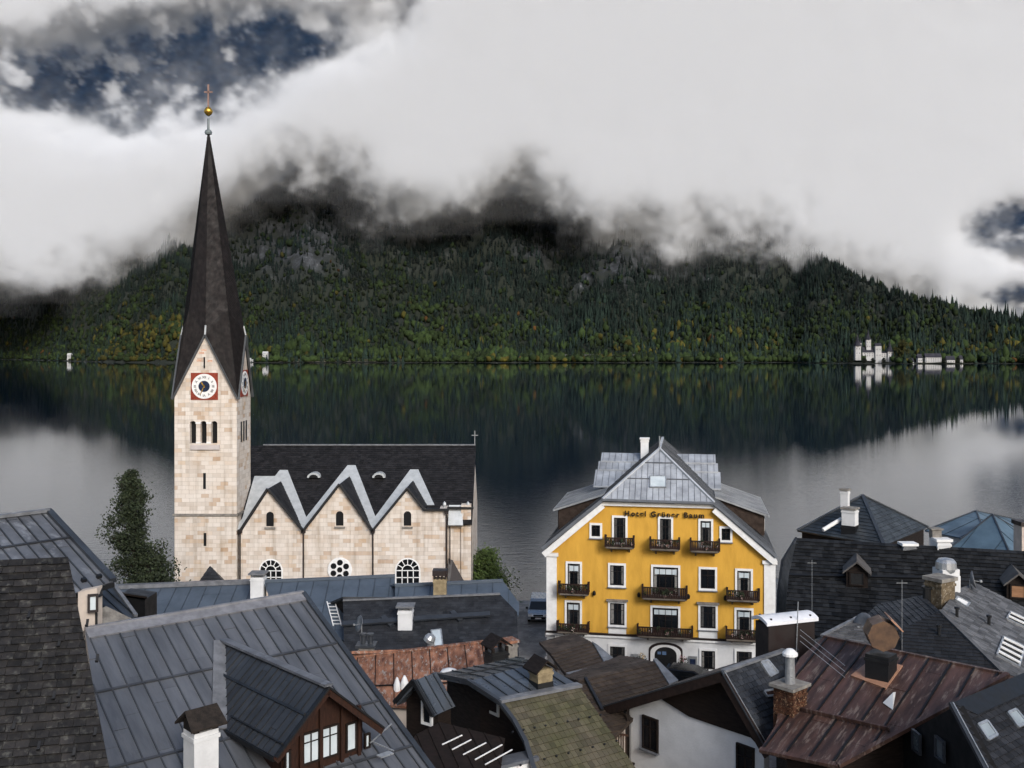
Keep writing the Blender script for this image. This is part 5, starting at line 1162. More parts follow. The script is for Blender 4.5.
# ---- F: the long blue metal roof before the church
def ridge_house(name, label, plane, poly, m, kind, wallm, backm=None, **kw):
    pl = plane.poly(poly); h = house(name, mid(pl), label); r = roof_part(h, pl, m, kind, **kw); bk = mirror(pl, pl[0], pl[1]); roof_part(h, bk, backm or m, kind, **kw)
    walls(h, [pl, bk], wallm); return h, r, pl
pf = T3((118, 588, 67), (262, 582.5, 67.6), (180, 625, 63.5))
h, r, pl = ridge_house('blue_roof_house', 'low house with blue metal roof left of the pyramid roof, below the slender tree', pf, [(112, 588.3), (263, 582.6), (266, 628), (112, 636)], M_blue, 'seam', M_pink, sp=1.0)
strip_part(r, pl[0] + UP * .1, pl[1] + UP * .1, .5, .25, M_cap)
chimney(r, Vector((fx(258, 65.3), 65.4, 6.2)), (1, 0, 0), .85, .8, 3.0, M_white, 'roofslab')
pf2 = T3((263, 582.3, 65.5), (395, 577, 66.3), (330, 625, 61.5))
h, r, pl = ridge_house('blue_roof_house', 'taller middle house with blue metal roof in front of the church windows', pf2, [(263, 582.3), (395, 576.5), (395, 600), (398, 640), (290, 640)], M_blue, 'seam', M_pink, sp=1.0)
strip_part(r, pl[0] + UP * .06, pl[1] + UP * .06, .3, .15, M_blue)
lad = empty('roof_ladder', pf2.hit(335, 628), 'short white ladder lying on the blue metal roof', 'ladder')
l0, l1 = pf2.hit(331, 603) + pf2.n * .1, pf2.hit(337.5, 627) + pf2.n * .1; wv = Vector((.25, 0, 0)); q = MB(); q.bar(l0 - wv, l1 - wv, .06, .06, pf2.n); q.bar(l0 + wv, l1 + wv, .06, .06, pf2.n); q.build('rail', M_whitep, lad)
for k in range(7): q = MB(); c = l0.lerp(l1, (k + .5) / 7); q.bar(c - wv, c + wv, .04, .04, pf2.n); q.build('rung', M_whitep, lad)
pf3 = T3((395, 586, 64.5), (499, 582, 65), (450, 612, 61.8))
h, r, pl = ridge_house('blue_roof_house', 'right hand house with blue metal roof and ochre chimney beside the green bush', pf3, [(395, 586.3), (503, 581.3), (519, 603), (519, 615), (395, 620)], M_blue, 'seam', M_pink, sp=1.0)
strip_part(r, pl[0] + UP * .06, pl[1] + UP * .06, .3, .15, M_blue)
M_ochre = mat('ochre_render', (.34, .27, .16), (.22, .17, .10), rough=.9, scale=3)
ch = chimney(r, Vector((fx(440, 62.8), 62.9, 6.6)), (1, 0, 0), .8, .7, 3.05, M_ochre, 'none')
b_ = Vector((fx(440, 62.8), 62.9, 9.65)); q = MB(); q.box(b_ + UP * .38, (1, 0, 0), (0, 1, 0), UP, .46, .42, .16)
for s1 in (-1, -.33, .33, 1):
    for s2 in (-1, 1): q.box(b_ + Vector((s1 * .36, s2 * .32, .12)), (1, 0, 0), (0, 1, 0), UP, .05, .05, .12)
q.build('chimney_cap', M_brown, ch)

# ---- G: dark slate roofs in front of it
pg = T3((344, 601, 62), (499, 595, 62.5), (420, 680, 56.0))
h, r, pl = ridge_house('dark_slate_house', 'wide house with flat looking dark slate roof and white chimney before the blue roofs', pg, [(343, 601), (500, 594.7), (517, 612), (519, 658), (519, 668), (345, 700)], M_slatemid, 'tile', M_wood, w=.32, h=.22, t=.014, lift=.004)
strip_part(r, pl[0] + UP * .06, pl[1] + UP * .06, .22, .1, M_cap)
q = MB(); q.bar(onroof(pg, 342, 627, .25), onroof(pg, 490, 617, .25), .35, .12, pg.n)
for t in np.linspace(0.02, .98, 12): a = onroof(pg, 342, 627).lerp(onroof(pg, 490, 617), float(t)); q.bar(a, a + pg.n * .25, .08, .08, pg.n)
q.build('snow_fence', M_metal_dk, r)
chimney(r, Vector((fx(405.5, 59.9), 60.0, 6.8)), (1, 0, 0), .85, .8, 1.65, M_white, 'roofslab', M_cap)
for px_, py_ in ((383, 618), (452, 613)): a = onroof(pg, px_, py_, .1); q = MB(); q.bar(a, onroof(pg, px_ + 9, py_ + 9, .1), .3, .16, pg.n); q.build('roof_vent', M_metal_dk, r)
skylight(r, pg.poly([(431, 631), (441, 630), (443, 648), (435, 649)]), M_glassl)
chimney(r, Vector((fx(430, 55), 55.6, 6.2)), (1, 0, 0), .5, .5, 1.3, M_brown, 'none')
q = MB(); b_ = Vector((fx(430, 55), 55.6, 7.5)); q.tube(b_, b_ + UP * .25, .2); q.lathe(b_ + UP * .45 - Vector((.05, 0, 0)), [(.05, -.3), (.3, -.2), (.33, 0), (.25, .2), (.05, .3)], 12, (.5, 0, .8)); q.build('cowl', M_steel, r)
hs2 = empty('street_wall', P(517, 680, 57), 'narrow timber side wall at the street end of the dark slate house', 'wall'); q = MB(); q.prism([P(513, 640, 56.2), P(519, 636, 57), P(519, 690, 57), P(513, 690, 56.2)], (.2, .3, 0)); q.build('boards', M_woodred, hs2)
hs2.location.z = .7

# ---- H: rusty orange roof
ph = T3((363, 656, 50), (487, 642, 51.5), (400, 700, 47)); Hh = [(352, 657.5), (489, 641.5), (521, 662), (480, 700), (430, 708), (366, 704)]
h, r, pl = ridge_house('rusty_roof_house', 'low house with rusty orange sheet metal roof behind the curved dark roof', ph, Hh, M_rust, 'seam', M_pink, sp=.9, cross=(2.3,))
strip_part(r, pl[0] + UP * .04, pl[1] + UP * .04, .25, .08, M_rust)
ch = chimney(r, Vector((fx(365.5, 50.6), 50.9, 7.6)), (1, .1, 0), .75, .7, 1.35, M_concrete, 'none'); b_ = Vector((fx(365.5, 50.6), 50.9, 8.95)); q = MB(); q.box(b_ + UP * .05, (1, 0, 0), (0, 1, 0), UP, .5, .45, .06)
for s1 in (-.17, .2): q.tube(b_ + Vector((s1, 0, .1)), b_ + Vector((s1, 0, .5)), .13); q.tube(b_ + Vector((s1, 0, .55)), b_ + Vector((s1, 0, .63)), .2)
q.build('chimney_cap', M_metal_dk, ch)
dish('satellite_dish', P(361.5, 624, 51.5), (-.9, -.5, .3), 'grey satellite dish above the two-pipe chimney behind the rusty roof', .42, post=P(362, 642, 51.5))
for px_, py_, s_ in ((397, 690, .17), (404.5, 688, .2)):
    a = onroof(ph, px_, py_); q = MB(); q.lathe(a - UP * .1, [(s_, 0), (s_ * .95, .35), (s_ * .6, .55), (.04, .7)], 10); q.build('vent_cone', M_whitep, r)
a = onroof(ph, 449, 674); q = MB(); q.lathe(a - UP * .2, [(.55, 0), (.52, .2), (.36, .4), (.05, .5)], 16); q.build('roof_dome', M_whitep, r, smooth=True)
# black chimney with a pitched cap and the mottled one beside it
ch = chimney(r, Vector((fx(496.5, 46), 46, 8.3)), (.85, .5, 0), .85, .75, 1.9, M_black, 'gable', M_wood)
ch = chimney(r, Vector((fx(509, 48), 48, 8.0)), (.85, .5, 0), .6, .6, 2.0, M_concrete, 'slab', M_rust)

# ---- J: dark house with a low metal top, mossy slope and black timber gable
ja, jb = P(467.5, 681.5, 36), P(540, 664, 38.2); jc, jd = P(499, 702, 34.8), P(579.5, 686, 36.7); je, jf = P(434.5, 675, 38), P(518, 657, 40.3)
h = house('curved_roof_house', P(510, 760, 36), 'dark timber house with low metal top, mossy tiled slope and two capped chimneys'); h.location.z = ground(0, 36)
def planar(pl):
    q_ = Pl(pl[0], pl[1], pl[2]); return [p if i < 3 else p - UP * ((p - q_.o).dot(q_.n) / q_.n.z) for i, p in enumerate(pl)]
t1 = planar([ja, jc, jd, jb]); t2 = planar([jb, jf, je, ja])
M_gloss = mat('wet_metal', (.12, .135, .155), (.075, .085, .10), rough=.28, metal=.25, scale=.7, var=.2)
r = roof_part(h, t1, M_gloss, 'seam', sp=.5, w=.04, h=.05); roof_part(h, t2, M_gloss, 'seam', sp=.5, w=.04, h=.05, cross=(.9,))
pm = T3((500, 704, 34.75), (579.5, 688, 36.6), (533, 768, 33.0)); mo2 = pm.poly([(500, 704), (580, 688), (640, 775), (640, 800), (546, 800), (533, 768), (526, 744), (514, 722)])
rm_ = roof_part(h, mo2, M_moss, 'tile', w=.20, h=.26, t=.045, odd=0, lift=.004, rnd=.8)
n_, e_, d_ = frame(mo2)
for row, (x0, y0, x1, y1) in enumerate(((512, 733, 600, 716), (520, 766, 616, 742))):
    for k in range(9): a = onroof(pm, x0 + (x1 - x0) * k / 8, y0 + (y1 - y0) * k / 8, .05); q = MB(); q.box(a, e_, d_, n_, .03, .025, .035); q.build('snow_guard', M_black, rm_)
q = MB(); q.bar(jc + UP * .05, jd + UP * .05, .35, .1); q.build('ridge_cap', M_cap, rm_)
q = MB()
for a, b in ((jc, mo2[7]), (mo2[7], mo2[6]), (mo2[6], mo2[5]), (mo2[5], mo2[4]), (ja, jc), (ja, t2[2])): q.bar(a + UP * .06, b + UP * .06, .16, .1)
q.build('verge', M_metal_dk, rm_)
walls(h, [mo2], M_wood, inset=.4); 
gb = [je - UP * .1, ja - UP * .1, jc - UP * .15, mo2[7] - UP * .15, mo2[6] - UP * .15, mo2[5] - UP * .15]
G_ = [v + Vector((.45, .35, 0)) for v in gb]; bt = [Vector((v.x, v.y, 8.2)) for v in G_]; q = MB()
for k in range(5): q.add([G_[k], G_[k + 1], bt[k + 1], bt[k], G_[k] + Vector((.2, .2, 0)), G_[k + 1] + Vector((.2, .2, 0)), bt[k + 1] + Vector((.2, .2, 0)), bt[k] + Vector((.2, .2, 0))], [(0, 1, 2, 3), (4, 5, 6, 7), (0, 1, 5, 4), (2, 3, 7, 6)])
gw_ = q.build('gable_wall', M_wood, h)
walls(h, [t1, t2], M_wood, inset=.9, name='upper_wall')
c = P(467, 705, 35.2); gx_ = (G_[2] - G_[0]); gx_.z = 0; gx_.normalize(); cw = G_[0] + gx_ * ((c - G_[0]).dot(gx_)); cw.z = HC - (705 - 350) * cw.y / F
window(gw_, cw + Vector((gx_.y, -gx_.x, 0)) * .06, gx_, .75, .62, fw=.1, mull=0, trans=0, fm=mat('dim_frame', (.5, .5, .48), rough=.7), sill=False)
chimney(r, P(496, 682, 37.6) - UP * .3, (.85, .5, 0), .5, .45, .1, M_black, 'none', name='vent')
c = chimney(r, Vector((*P(541, 682, 36.4).xy, 11.2)), (.85, .5, 0), .62, .6, 1.25, M_ochre, 'none'); b_ = Vector((*P(541, 682, 36.4).xy, 12.35)); ex = Vector((.86, .5, 0)); ey = Vector((-.5, .86, 0)); q = MB()
for s1 in (-1, 1): q.prism([b_ + ex * s1 * .5 - ey * .48 + UP * .02, b_ + ex * s1 * .5 + ey * .48 + UP * .02, b_ + ey * .48 + UP * .42, b_ - ey * .48 + UP * .42], UP * .06)
q.build('chimney_cap', M_wood, c); q = MB(); q.box(Vector((*b_.xy, 11.7)), ex, ey, UP, .33, .32, .28); q.build('chimney_base', M_black, c)
# glazed lean-to with white bars at the foot of the gable
h2 = house('glazed_lean_to', P(465, 760, 33.5), 'dark glazed lean-to with slanting white bars at the foot of the black gable', 'lean-to'); h2.location.z = ground(0, 33.5)
pg2 = T3((478, 726, 34.4), (500, 742, 33.6), (432, 744, 33.2)); gp = pg2.poly([(440, 722), (505, 738), (500, 775), (400, 775), (415, 735)]); q = MB(); slab(q, gp, .06); seams(q, gp, .45, .04, .04); rr_ = q.build('roof', M_wood, h2)
for a, b in (((442, 746), (462, 736.5)), ((452, 751), (471, 741)), ((463, 756), (486, 744)), ((475, 761), (502, 746)), ((485, 766), (512, 751))): q = MB(); q.bar(pg2.hit(*a) + pg2.n * .05, pg2.hit(*b) + pg2.n * .05, .035, .03, pg2.n); q.build('glazing_bar', M_whitep, rr_)
q = MB(); q.bar(P(478, 768, 32.8), P(535, 755, 33.6), .7, .12); q.build('parapet_cap', M_metal, h2); q = MB(); q.bar(P(480, 780, 32.5), P(535, 764, 33.4), .08, .3); q.build('fascia', M_whitep, h2)
walls(h2, [gp], M_wood, inset=.2)
# I: small gabled dormer house with glossy roof
h3 = house('small_gable_house', P(420, 735, 34.8), 'small black timber gable with glossy metal roof and one white framed window'); h3.location.z = ground(0, 34.8)
ia, ib = P(414.5, 681, 35.2), P(436, 672.5, 36.14); pr1 = planar([ia, ib, P(447, 708, 36.2), P(433, 717, 34.6)]); ns_ = (ib - ia); ns_.z = 0; ns_.normalize(); nside = Vector((ns_.y, -ns_.x, 0))
pr1[3] = Pl(ia, ia + nside, ia + UP).hit(434, 716); pr1[2] = pr1[3] + (ib - ia)
pr2_ = [ia, ib, ib + (ib - ia) * 0 - nside * .9 - UP * .95, ia - nside * .9 - UP * .95]
r = roof_part(h3, pr1, M_gloss, 'seam', sp=.42); roof_part(h3, pr2_, M_gloss, 'seam', sp=.42)
q = MB(); q.bar(ia - ns_ * .06 + UP * .03, pr1[3] - ns_ * .06 + UP * .03, .12, .14); q.bar(ia - ns_ * .06 + UP * .03, pr2_[3] - ns_ * .06 + UP * .03, .12, .14); q.build('verge', M_black, r)
fw_ = ia + ns_ * .35; q = MB(); rr1 = (pr1[3] - ia).dot(nside) - .12; q.prism([fw_ - UP * .1, fw_ + nside * rr1 - UP * ((ia.z - pr1[3].z) * rr1 / (rr1 + .12) + .05), Vector((*(fw_ + nside * rr1).xy, 8.5)), Vector((*(fw_ - nside * .7).xy, 8.5)), fw_ - nside * .7 - UP * .85], ns_ * .7); gw2 = q.build('wall', M_wood, h3)
c = fw_ + nside * .32; c.z = HC - (713 - 350) * c.y / F; window(gw2, c - ns_ * .03, nside, .5, .82, fw=.09, mull=0, trans=0, n=-ns_, sill=False)

# ---- K: brown tile roofs with pale verges
def tile_house(name, label, plane, poly, verge, pts2, m=M_tileb):
    pl = plane.poly(poly); h = house(name, mid(pl), label); r = roof_part(h, pl, m, 'tile', w=.24, h=.3, t=.045, odd=0, lift=.004, rnd=.7); bk = mirror(pl, pl[0], pl[1]); roof_part(h, bk, m, 'tile', w=.4, h=.3)
    walls(h, [pl, bk], M_pink, inset=.35); v = plane.poly(pts2); q = MB(); q.prism([p + plane.n * .09 for p in v], -plane.n * .16); q.build('verge', M_cap, r); return h, r, pl
pk = T3((549, 652, 47), (592, 643.5, 48.5), (585, 672, 45)); tile_house('brown_tile_house', 'small brown tiled roof with wide pale verge just in front of the hotel left corner', pk, [(549, 652), (592, 643.5), (605, 665.5), (566, 675)], None, [(592, 643), (598, 647), (622, 667), (577, 681), (566, 674.5), (605, 665.5)])
pk2 = T3((580, 682, 40), (653, 661, 42.5), (610, 709, 38.3)); h, r, pl = tile_house('brown_tile_house', 'brown tiled roof pointing at the hotel entrance, with a narrow pale verge', pk2, [(578, 682.5), (653, 661), (671, 684), (640, 712), (612, 740), (590, 712)], None, [(653, 660.5), (656, 660), (678, 682), (669, 686)])
q = MB(); q.bar(pk2.hit(585, 680) + pk2.n * .08, pk2.hit(602, 712) + pk2.n * .08, .12, .12, pk2.n); q.build('roof_batten', M_black, r)
# little timber balcony between the mossy roof and the white gable
h = house('timber_balcony', P(618, 760, 37), 'small brown timber balcony squeezed between mossy roof and white gable wall', 'balcony'); h.location.z = ground(0, 37)
q = MB(); a, b = P(609, 760, 36.6), P(628, 762, 37.6); q.bar(a, b, .6, .1); q.build('floor', M_wood, h); q = MB(); q.bar(a + UP * 1.0, b + UP * 1.0, .08, .08)
for k in range(9): c = a.lerp(b, k / 8); q.bar(c, c + UP * 1.0, .1, .03, (1, 0, 0))
q.build('railing', mat('balcony_brown', (.11, .055, .035), (.07, .035, .02), rough=.7, scale=4), h); q = MB(); q.bar(b + UP * .1 - UP * 6, b + UP * 2.2, .1, .1, (1, 0, 0)); q.build('post', M_wood, h)

# ---- L: white gable house at the bottom centre
la = P(723, 672.5, 34); lb = P(785, 651, 36.4); lb.z = la.z; l_lo = P(600, 709, 38.4); l_hi = P(769, 752, 32.5)
h = house('white_gable_house', P(690, 768, 35), 'white rendered house with dark timber gable and two small windows, bottom centre'); h.location.z = ground(0, 35)
rid = (lb - la)
plr = planar([la, lb, l_hi]); LR = Pl(la, lb, l_hi); sl_poly = LR.poly([(723, 672.5), (785, 651), (806, 668), (812, 735), (769, 752)])
M_slateL = mat('slate_blueish', (0.062, 0.066, 0.075), (0.036, 0.038, 0.045), rough=.55, scale=1.5, var=.4)
r = roof_part(h, sl_poly, M_slateL, 'tile', w=.26, h=.2, t=.03, odd=.5)
LLp = [la, l_lo, l_lo + rid * 2.0, la + rid * 2.0]; roof_part(h, LLp, M_slateL, 'tile', w=.3, h=.25)
ndir = (l_lo - la); ndir.z = 0; ndir.normalize(); outn = Vector((ndir.y, -ndir.x, 0)); outn = outn if outn.y < 0 else -outn
q = MB(); q.bar(la + outn * .05 - UP * .12, l_lo + outn * .05 - UP * .12, .07, .34); q.bar(la + outn * .05 - UP * .12, l_hi + outn * .05 - UP * .12, .07, .34); q.build('bargeboard', mat('barge_dark', (.05, .026, .018), (.03, .016, .012), rough=.7, scale=4), r)
q = MB(); q.bar(la + outn * .06 + UP * .07, l_lo + outn * .06 + UP * .07, .1, .05); q.bar(la + outn * .06 + UP * .07, l_hi + outn * .06 + UP * .07, .1, .05); q.build('verge', M_metal_dk, r)
q = MB(); q.bar(la + UP * .05, lb + UP * .05, .22, .08); q.build('ridge_cap', M_cap, r)
q = MB(); q.bar(la + LR.n * .09, l_hi + LR.n * .09, .025, .025); q.build('lightning_wire', M_steel, r)
wpl = Pl(la - outn * .55, l_lo - outn * .55, la - outn * .55 + UP)
tp = [wpl.hit(*p) for p in ((627, 712), (663, 702), (690, 717), (752, 738), (775, 765))]; b0, b1 = wpl.hit(775, 860), wpl.hit(627, 860)
b0.z = b1.z = 6.0; q = MB(); top_ = [wpl.hit(627, 705), wpl.hit(723, 678), wpl.hit(768, 757)]; q.prism([Vector((*wpl.hit(627, 712).xy, 6)), wpl.hit(627, 710), wpl.hit(723, 680), wpl.hit(764, 752), Vector((*wpl.hit(764, 760).xy, 6))], -outn * .3)
wl = q.build('wall', M_white, h)
q = MB(); q.prism([wpl.hit(663, 699) + outn * .08, wpl.hit(723, 679) + outn * .08, wpl.hit(762, 748) + outn * .08, wpl.hit(752, 737) + outn * .08, wpl.hit(722, 727) + outn * .08, wpl.hit(690, 716) + outn * .08], -outn * .06); q.build('gable_boards', M_wood, wl)
ldir = Vector((-outn.y, outn.x, 0)); ldir = ldir if ldir.x > 0 else -ldir
for x0, x1, y0, y1 in ((643.5, 658.5, 717, 750), (737.5, 754.5, 745, 782)):
    a, b = wpl.hit(x0, (y0 + y1) / 2), wpl.hit(x1, (y0 + y1) / 2); zt, zb = wpl.hit((x0 + x1) / 2, y0).z, wpl.hit((x0 + x1) / 2, y1).z; c = (a + b) / 2; c.z = (zt + zb) / 2
    window(wl, c + outn * .02, ldir, (b - a).length, zt - zb, fm=M_wood, mull=1, trans=1, n=outn, proud=.04, fw=.06)
q = MB(); a = wpl.hit(627, 712) ; s2 = rid.normalized(); q.prism([Vector((*a.xy, 6)), a, a + s2 * 5, Vector((*(a + s2 * 5).xy, 6))], ldir * .2); q.build('side_wall', M_white, wl)
q = MB(); q.tube(Vector((*(a - ldir * .1).xy, 6)), a - ldir * .1, .06); q.build('downpipe', M_black, wl)
skylight(r, LR.poly([(760, 663), (767, 661), (777, 673), (769, 677)]), M_steel)
skylight(r, LR.poly([(763, 692), (775, 690), (776, 696), (766, 697)]), M_woodred, name='hatch')
# wide brown flue box with a white curved hood
hb = empty('flue_box', P(785, 655, 37), 'wide brown metal flue box under a curved white hood', 'chimney'); ex = (P(812, 627, 37.6) - P(758, 620, 36.8)); ex.z = 0; ex.normalize(); ey = Vector((-ex.y, ex.x, 0))
zb_, zt_ = HC - (660 - 350) * 37 / F, HC - (622 - 350) * 37 / F; c = P(785, 640, 37.2); c.z = 0; hb.location = (c.x, c.y, zb_ - .6)
q = MB(); q.box(c + UP * (zb_ - .6 + zt_) / 2, ex, ey, UP, 1.0, .42, (zt_ - zb_ + .6) / 2); q.build('box', M_brown, hb)
q = MB(); q.box(c + ex * .99 + UP * ((zb_ + zt_) / 2), ex, ey, UP, .02, .4, (zt_ - zb_) / 2); q.build('end_panel', M_copper, hb)
pr = [c + ey * t * .5 + UP * (zt_ + .27 - .14 * t * t) - ex * 1.12 for t in np.linspace(-1, 1, 11)]; q = MB(); q.prism(pr + [p - UP * .12 for p in reversed(pr)], ex * 2.24); q.build('hood', mat('white_hood', (.72, .72, .74), (.6, .6, .62), rough=.4, scale=2), hb)
q = MB()
for s1 in (-.85, 0, .85):
    for s2_ in (-.36, .36): q.box(c + ex * s1 + ey * s2_ + UP * (zt_ + .1), ex, ey, UP, .03, .03, .14)
q.build('bracket', M_black, hb); q = MB(); q.tube(c + ex * .1 - ey * .5 + UP * (zb_ - .6), c + ex * .22 - ey * .5 + UP * (zt_ + .8), .02); q.build('rod', M_steel, hb)

# ---- M: brown rusty metal roof
pM = T3((824, 637, 36), (1008, 675, 31.8), (881, 729, 30.7)); Mp = pM.poly([(824, 637), (1008, 675), (838, 766), (760, 750), (776, 725), (782, 690), (800, 658)])
h = house('brown_metal_house', mid(Mp), 'house with streaked brown rusty metal roof and copper-capped chimney, bottom right')
r = roof_part(h, Mp, M_rustb, 'seam', sp=.72, w=.05, h=.06, off=.5); nM, eM, dM = frame(Mp); Mb = mirror(Mp[:2] + [Mp[2], Mp[3]], Mp[0], Mp[1]); roof_part(h, Mb, M_rustb, 'seam', sp=.72); walls(h, [Mp], M_wood, inset=.6)
strip_part(r, Mp[0] + UP * .03, Mp[1] + UP * .03, .14, .07, M_rustb); q = MB(); q.bar(Mp[1] + nM * .03, Mp[2] + nM * .03, .16, .12, nM); q.bar(Mp[2] + nM * .02, Mp[3] + nM * .02, .16, .1, nM); q.build('verge', M_rustb, r)
a, b = onroof(pM, 802, 712, .12), onroof(pM, 889, 732, .12); q = MB(); q.bar(a, b, .06, .12, pM.n)
for t in np.linspace(0, 1, 22): c = a.lerp(b, float(t)); q.bar(c - pM.n * .12, c + pM.n * .04, .06, .05, dM)
q.build('snow_fence', M_rustb, r)
ob = pM.hit(881, 676); cb_ = MB(); ex = eM; ey = Vector((-ex.y, ex.x, 0)).normalized(); zap = ob + UP * .0
ap = pM.poly([(851, 677), (872, 660), (903, 667), (886, 690)]); q = MB(); q.prism([p + pM.n * .07 for p in ap], -pM.n * .06); apn = q.build('chimney_apron', M_coppern, r)
ch = chimney(r, ob - UP * .3, ex, .78, .72, 1.05, M_black, 'none'); c = ob + UP * (1.0 + .42); q = MB(); fd = Vector((-.15, -1, 0)).normalized(); 
q.lathe(c - fd * .45, [(.50, 0), (.50, .85)], 8, fd); q.build('chimney_cap', M_copper, ch); q = MB(); rt_ = Vector((-fd.y, fd.x, 0)); rt_ = rt_ if rt_.x > 0 else -rt_; q.box(c + rt_ * .40 + UP * .40 + fd * .02, (rt_ - UP).normalized(), fd, (rt_ + UP).normalized(), .27, .5, .02); q.build('cap_flap', M_coppern, ch)
q = MB(); a = pM.hit(896, 693); b = pM.hit(893, 711); c = pM.hit(883, 704); q.add([a + pM.n * .04, b + pM.n * .04, c + pM.n * .05, (a + b) / 2 + pM.n * .35], [(0, 1, 2), (0, 1, 3), (1, 2, 3), (2, 0, 3)]); q.build('roof_vent', M_whitep, r)
q = MB()
for py_ in (655, 661, 667): q.bar(pM.hit(800, py_) + UP * .9, pM.hit(845, py_ + 12) + UP * .05, .015, .015)
q.build('guy_wire', M_steel, r)
# brick chimney with a steel flue
bb = P(790, 741, 32.6); bb.z -= .5; zt_ = HC - (686 - 350) * 32.6 / F; ex = Vector((.75, .66, 0)).normalized()
hc = empty('brick_chimney', (bb.x, bb.y, bb.z), 'crumbling brick chimney with steel flue between slate and brown roofs', 'chimney'); ey = Vector((-ex.y, ex.x, 0)); q = MB()
zz = bb.z; 
while zz < zt_:
    j = random.uniform(-.012, .012); k_ = 0
    for s1 in (-1, 1):
        for t in np.linspace(-.28, .28, 3): q.box(Vector((bb.x, bb.y, zz + .035)) + ex * (t + (.06 if int(zz * 13) % 2 else 0)) + ey * (s1 * (.3 + j)), ex, ey, UP, .12, .06, .033, random.uniform(-1, 1)); q.box(Vector((bb.x, bb.y, zz + .035)) + ey * (t * .9) + ex * (s1 * (.32 + j)), ex, ey, UP, .06, .12, .033, random.uniform(-1, 1))
    zz += .08
q.box(Vector((bb.x, bb.y, (bb.z + zt_) / 2)), ex, ey, UP, .30, .28, (zt_ - bb.z) / 2 - .03); q.build('stack', M_brickc, hc)
q = MB(); tz_ = Vector((bb.x, bb.y, zt_)); q.box(tz_ + UP * .05, ex, ey, UP, .52, .46, .05); q.build('slab', M_concrete, hc); q = MB(); q.tube(tz_ + UP * .1, tz_ + UP * .95, .17, .15, 14); q.build('flue', M_steel, hc); q = MB(); q.lathe(tz_ + UP * 1.0, [(.1, -.08), (.25, 0), (.25, .08), (.12, .2), (.02, .23)], 14); q.build('flue_cap', M_whitep, hc)

# ---- N: dark slate roof bottom right
na_, nb_ = P(951, 704, 28), P(1030, 673, 30.9); nb_.z = na_.z; ne_ = P(986, 770, 26.2); pN = Pl(na_, nb_, ne_); Np = pN.poly([(951, 704), (1040, 669), (1100, 700), (1100, 860), (1030, 850)])
h = house('dark_slate_house', mid(Np), 'dark slate house with two skylights in the bottom right corner'); r = roof_part(h, Np, mat('slate_corner', (0.042, 0.042, 0.047), (0.026, 0.026, 0.03), rough=.6, scale=2, var=.5), 'tile', w=.24, h=.19, t=.03)
pN2 = T3((951, 704, 28), (1035, 660, 31.1), (860, 790, 29.5)); q2 = [na_, nb_, nb_ + Vector((-4, 1, -2.6)), na_ + Vector((-3.4, .6, -2.3))]
q = MB(); q.bar(na_ + UP * .03, Pl(na_, nb_, ne_).hit(1026, 848) + UP * .03, .12, .1); q.build('verge', M_metal_dk, r)
q = MB(); q.bar(na_ + pN.n * .1 - UP * .02, ne_ + pN.n * .1, .03, .03); q.build('lightning_wire', M_steel, r)
q = MB(); dn_ = frame(Np)[2]; q.prism([na_ + pN.n * .05, nb_ + pN.n * .05, nb_ + dn_ * .55 + pN.n * .05, na_ + dn_ * .55 + (nb_ - na_) * .12 + pN.n * .05], -pN.n * .04); q.build('ridge_cap', M_black, r)
for pts in (((977, 726), (986, 722), (996, 736), (987, 741)), ((1007, 714), (1015, 710.5), (1026, 724), (1017, 728))): skylight(r, pN.poly(pts), mat('cloudy_glass', (.30, .34, .36), (.2, .23, .25), rough=.2, scale=1))
walls(h, [Np], M_wood, inset=.4)
pS = Pl(na_, ne_, na_ + UP); gn = pS.n if pS.n.y < 0 else -pS.n; S_ = [v - gn * .12 for v in pS.poly([(951, 706), (986, 773), (1010, 830), (1000, 900), (790, 900), (812, 785)])]
q = MB(); q.prism(S_, -gn * .25); gwl = q.build('gable_wall', mat('black_boards', (.014, .012, .012), (.008, .007, .007), rough=.8, scale=3), h); gx2 = Vector((-gn.y, gn.x, 0)); gx2 = gx2 if gx2.x > 0 else -gx2
for px_, py_ in ((917, 742), (940.5, 749)): c = pS.hit(px_, py_) + gn * .0; window(gwl, c, gx2, .52, .62, fm=M_metal_dk, gm=mat('dim_glass', (.16, .17, .17), (.09, .10, .10), rough=.2, scale=1), mull=0, trans=0, n=gn, sill=False)
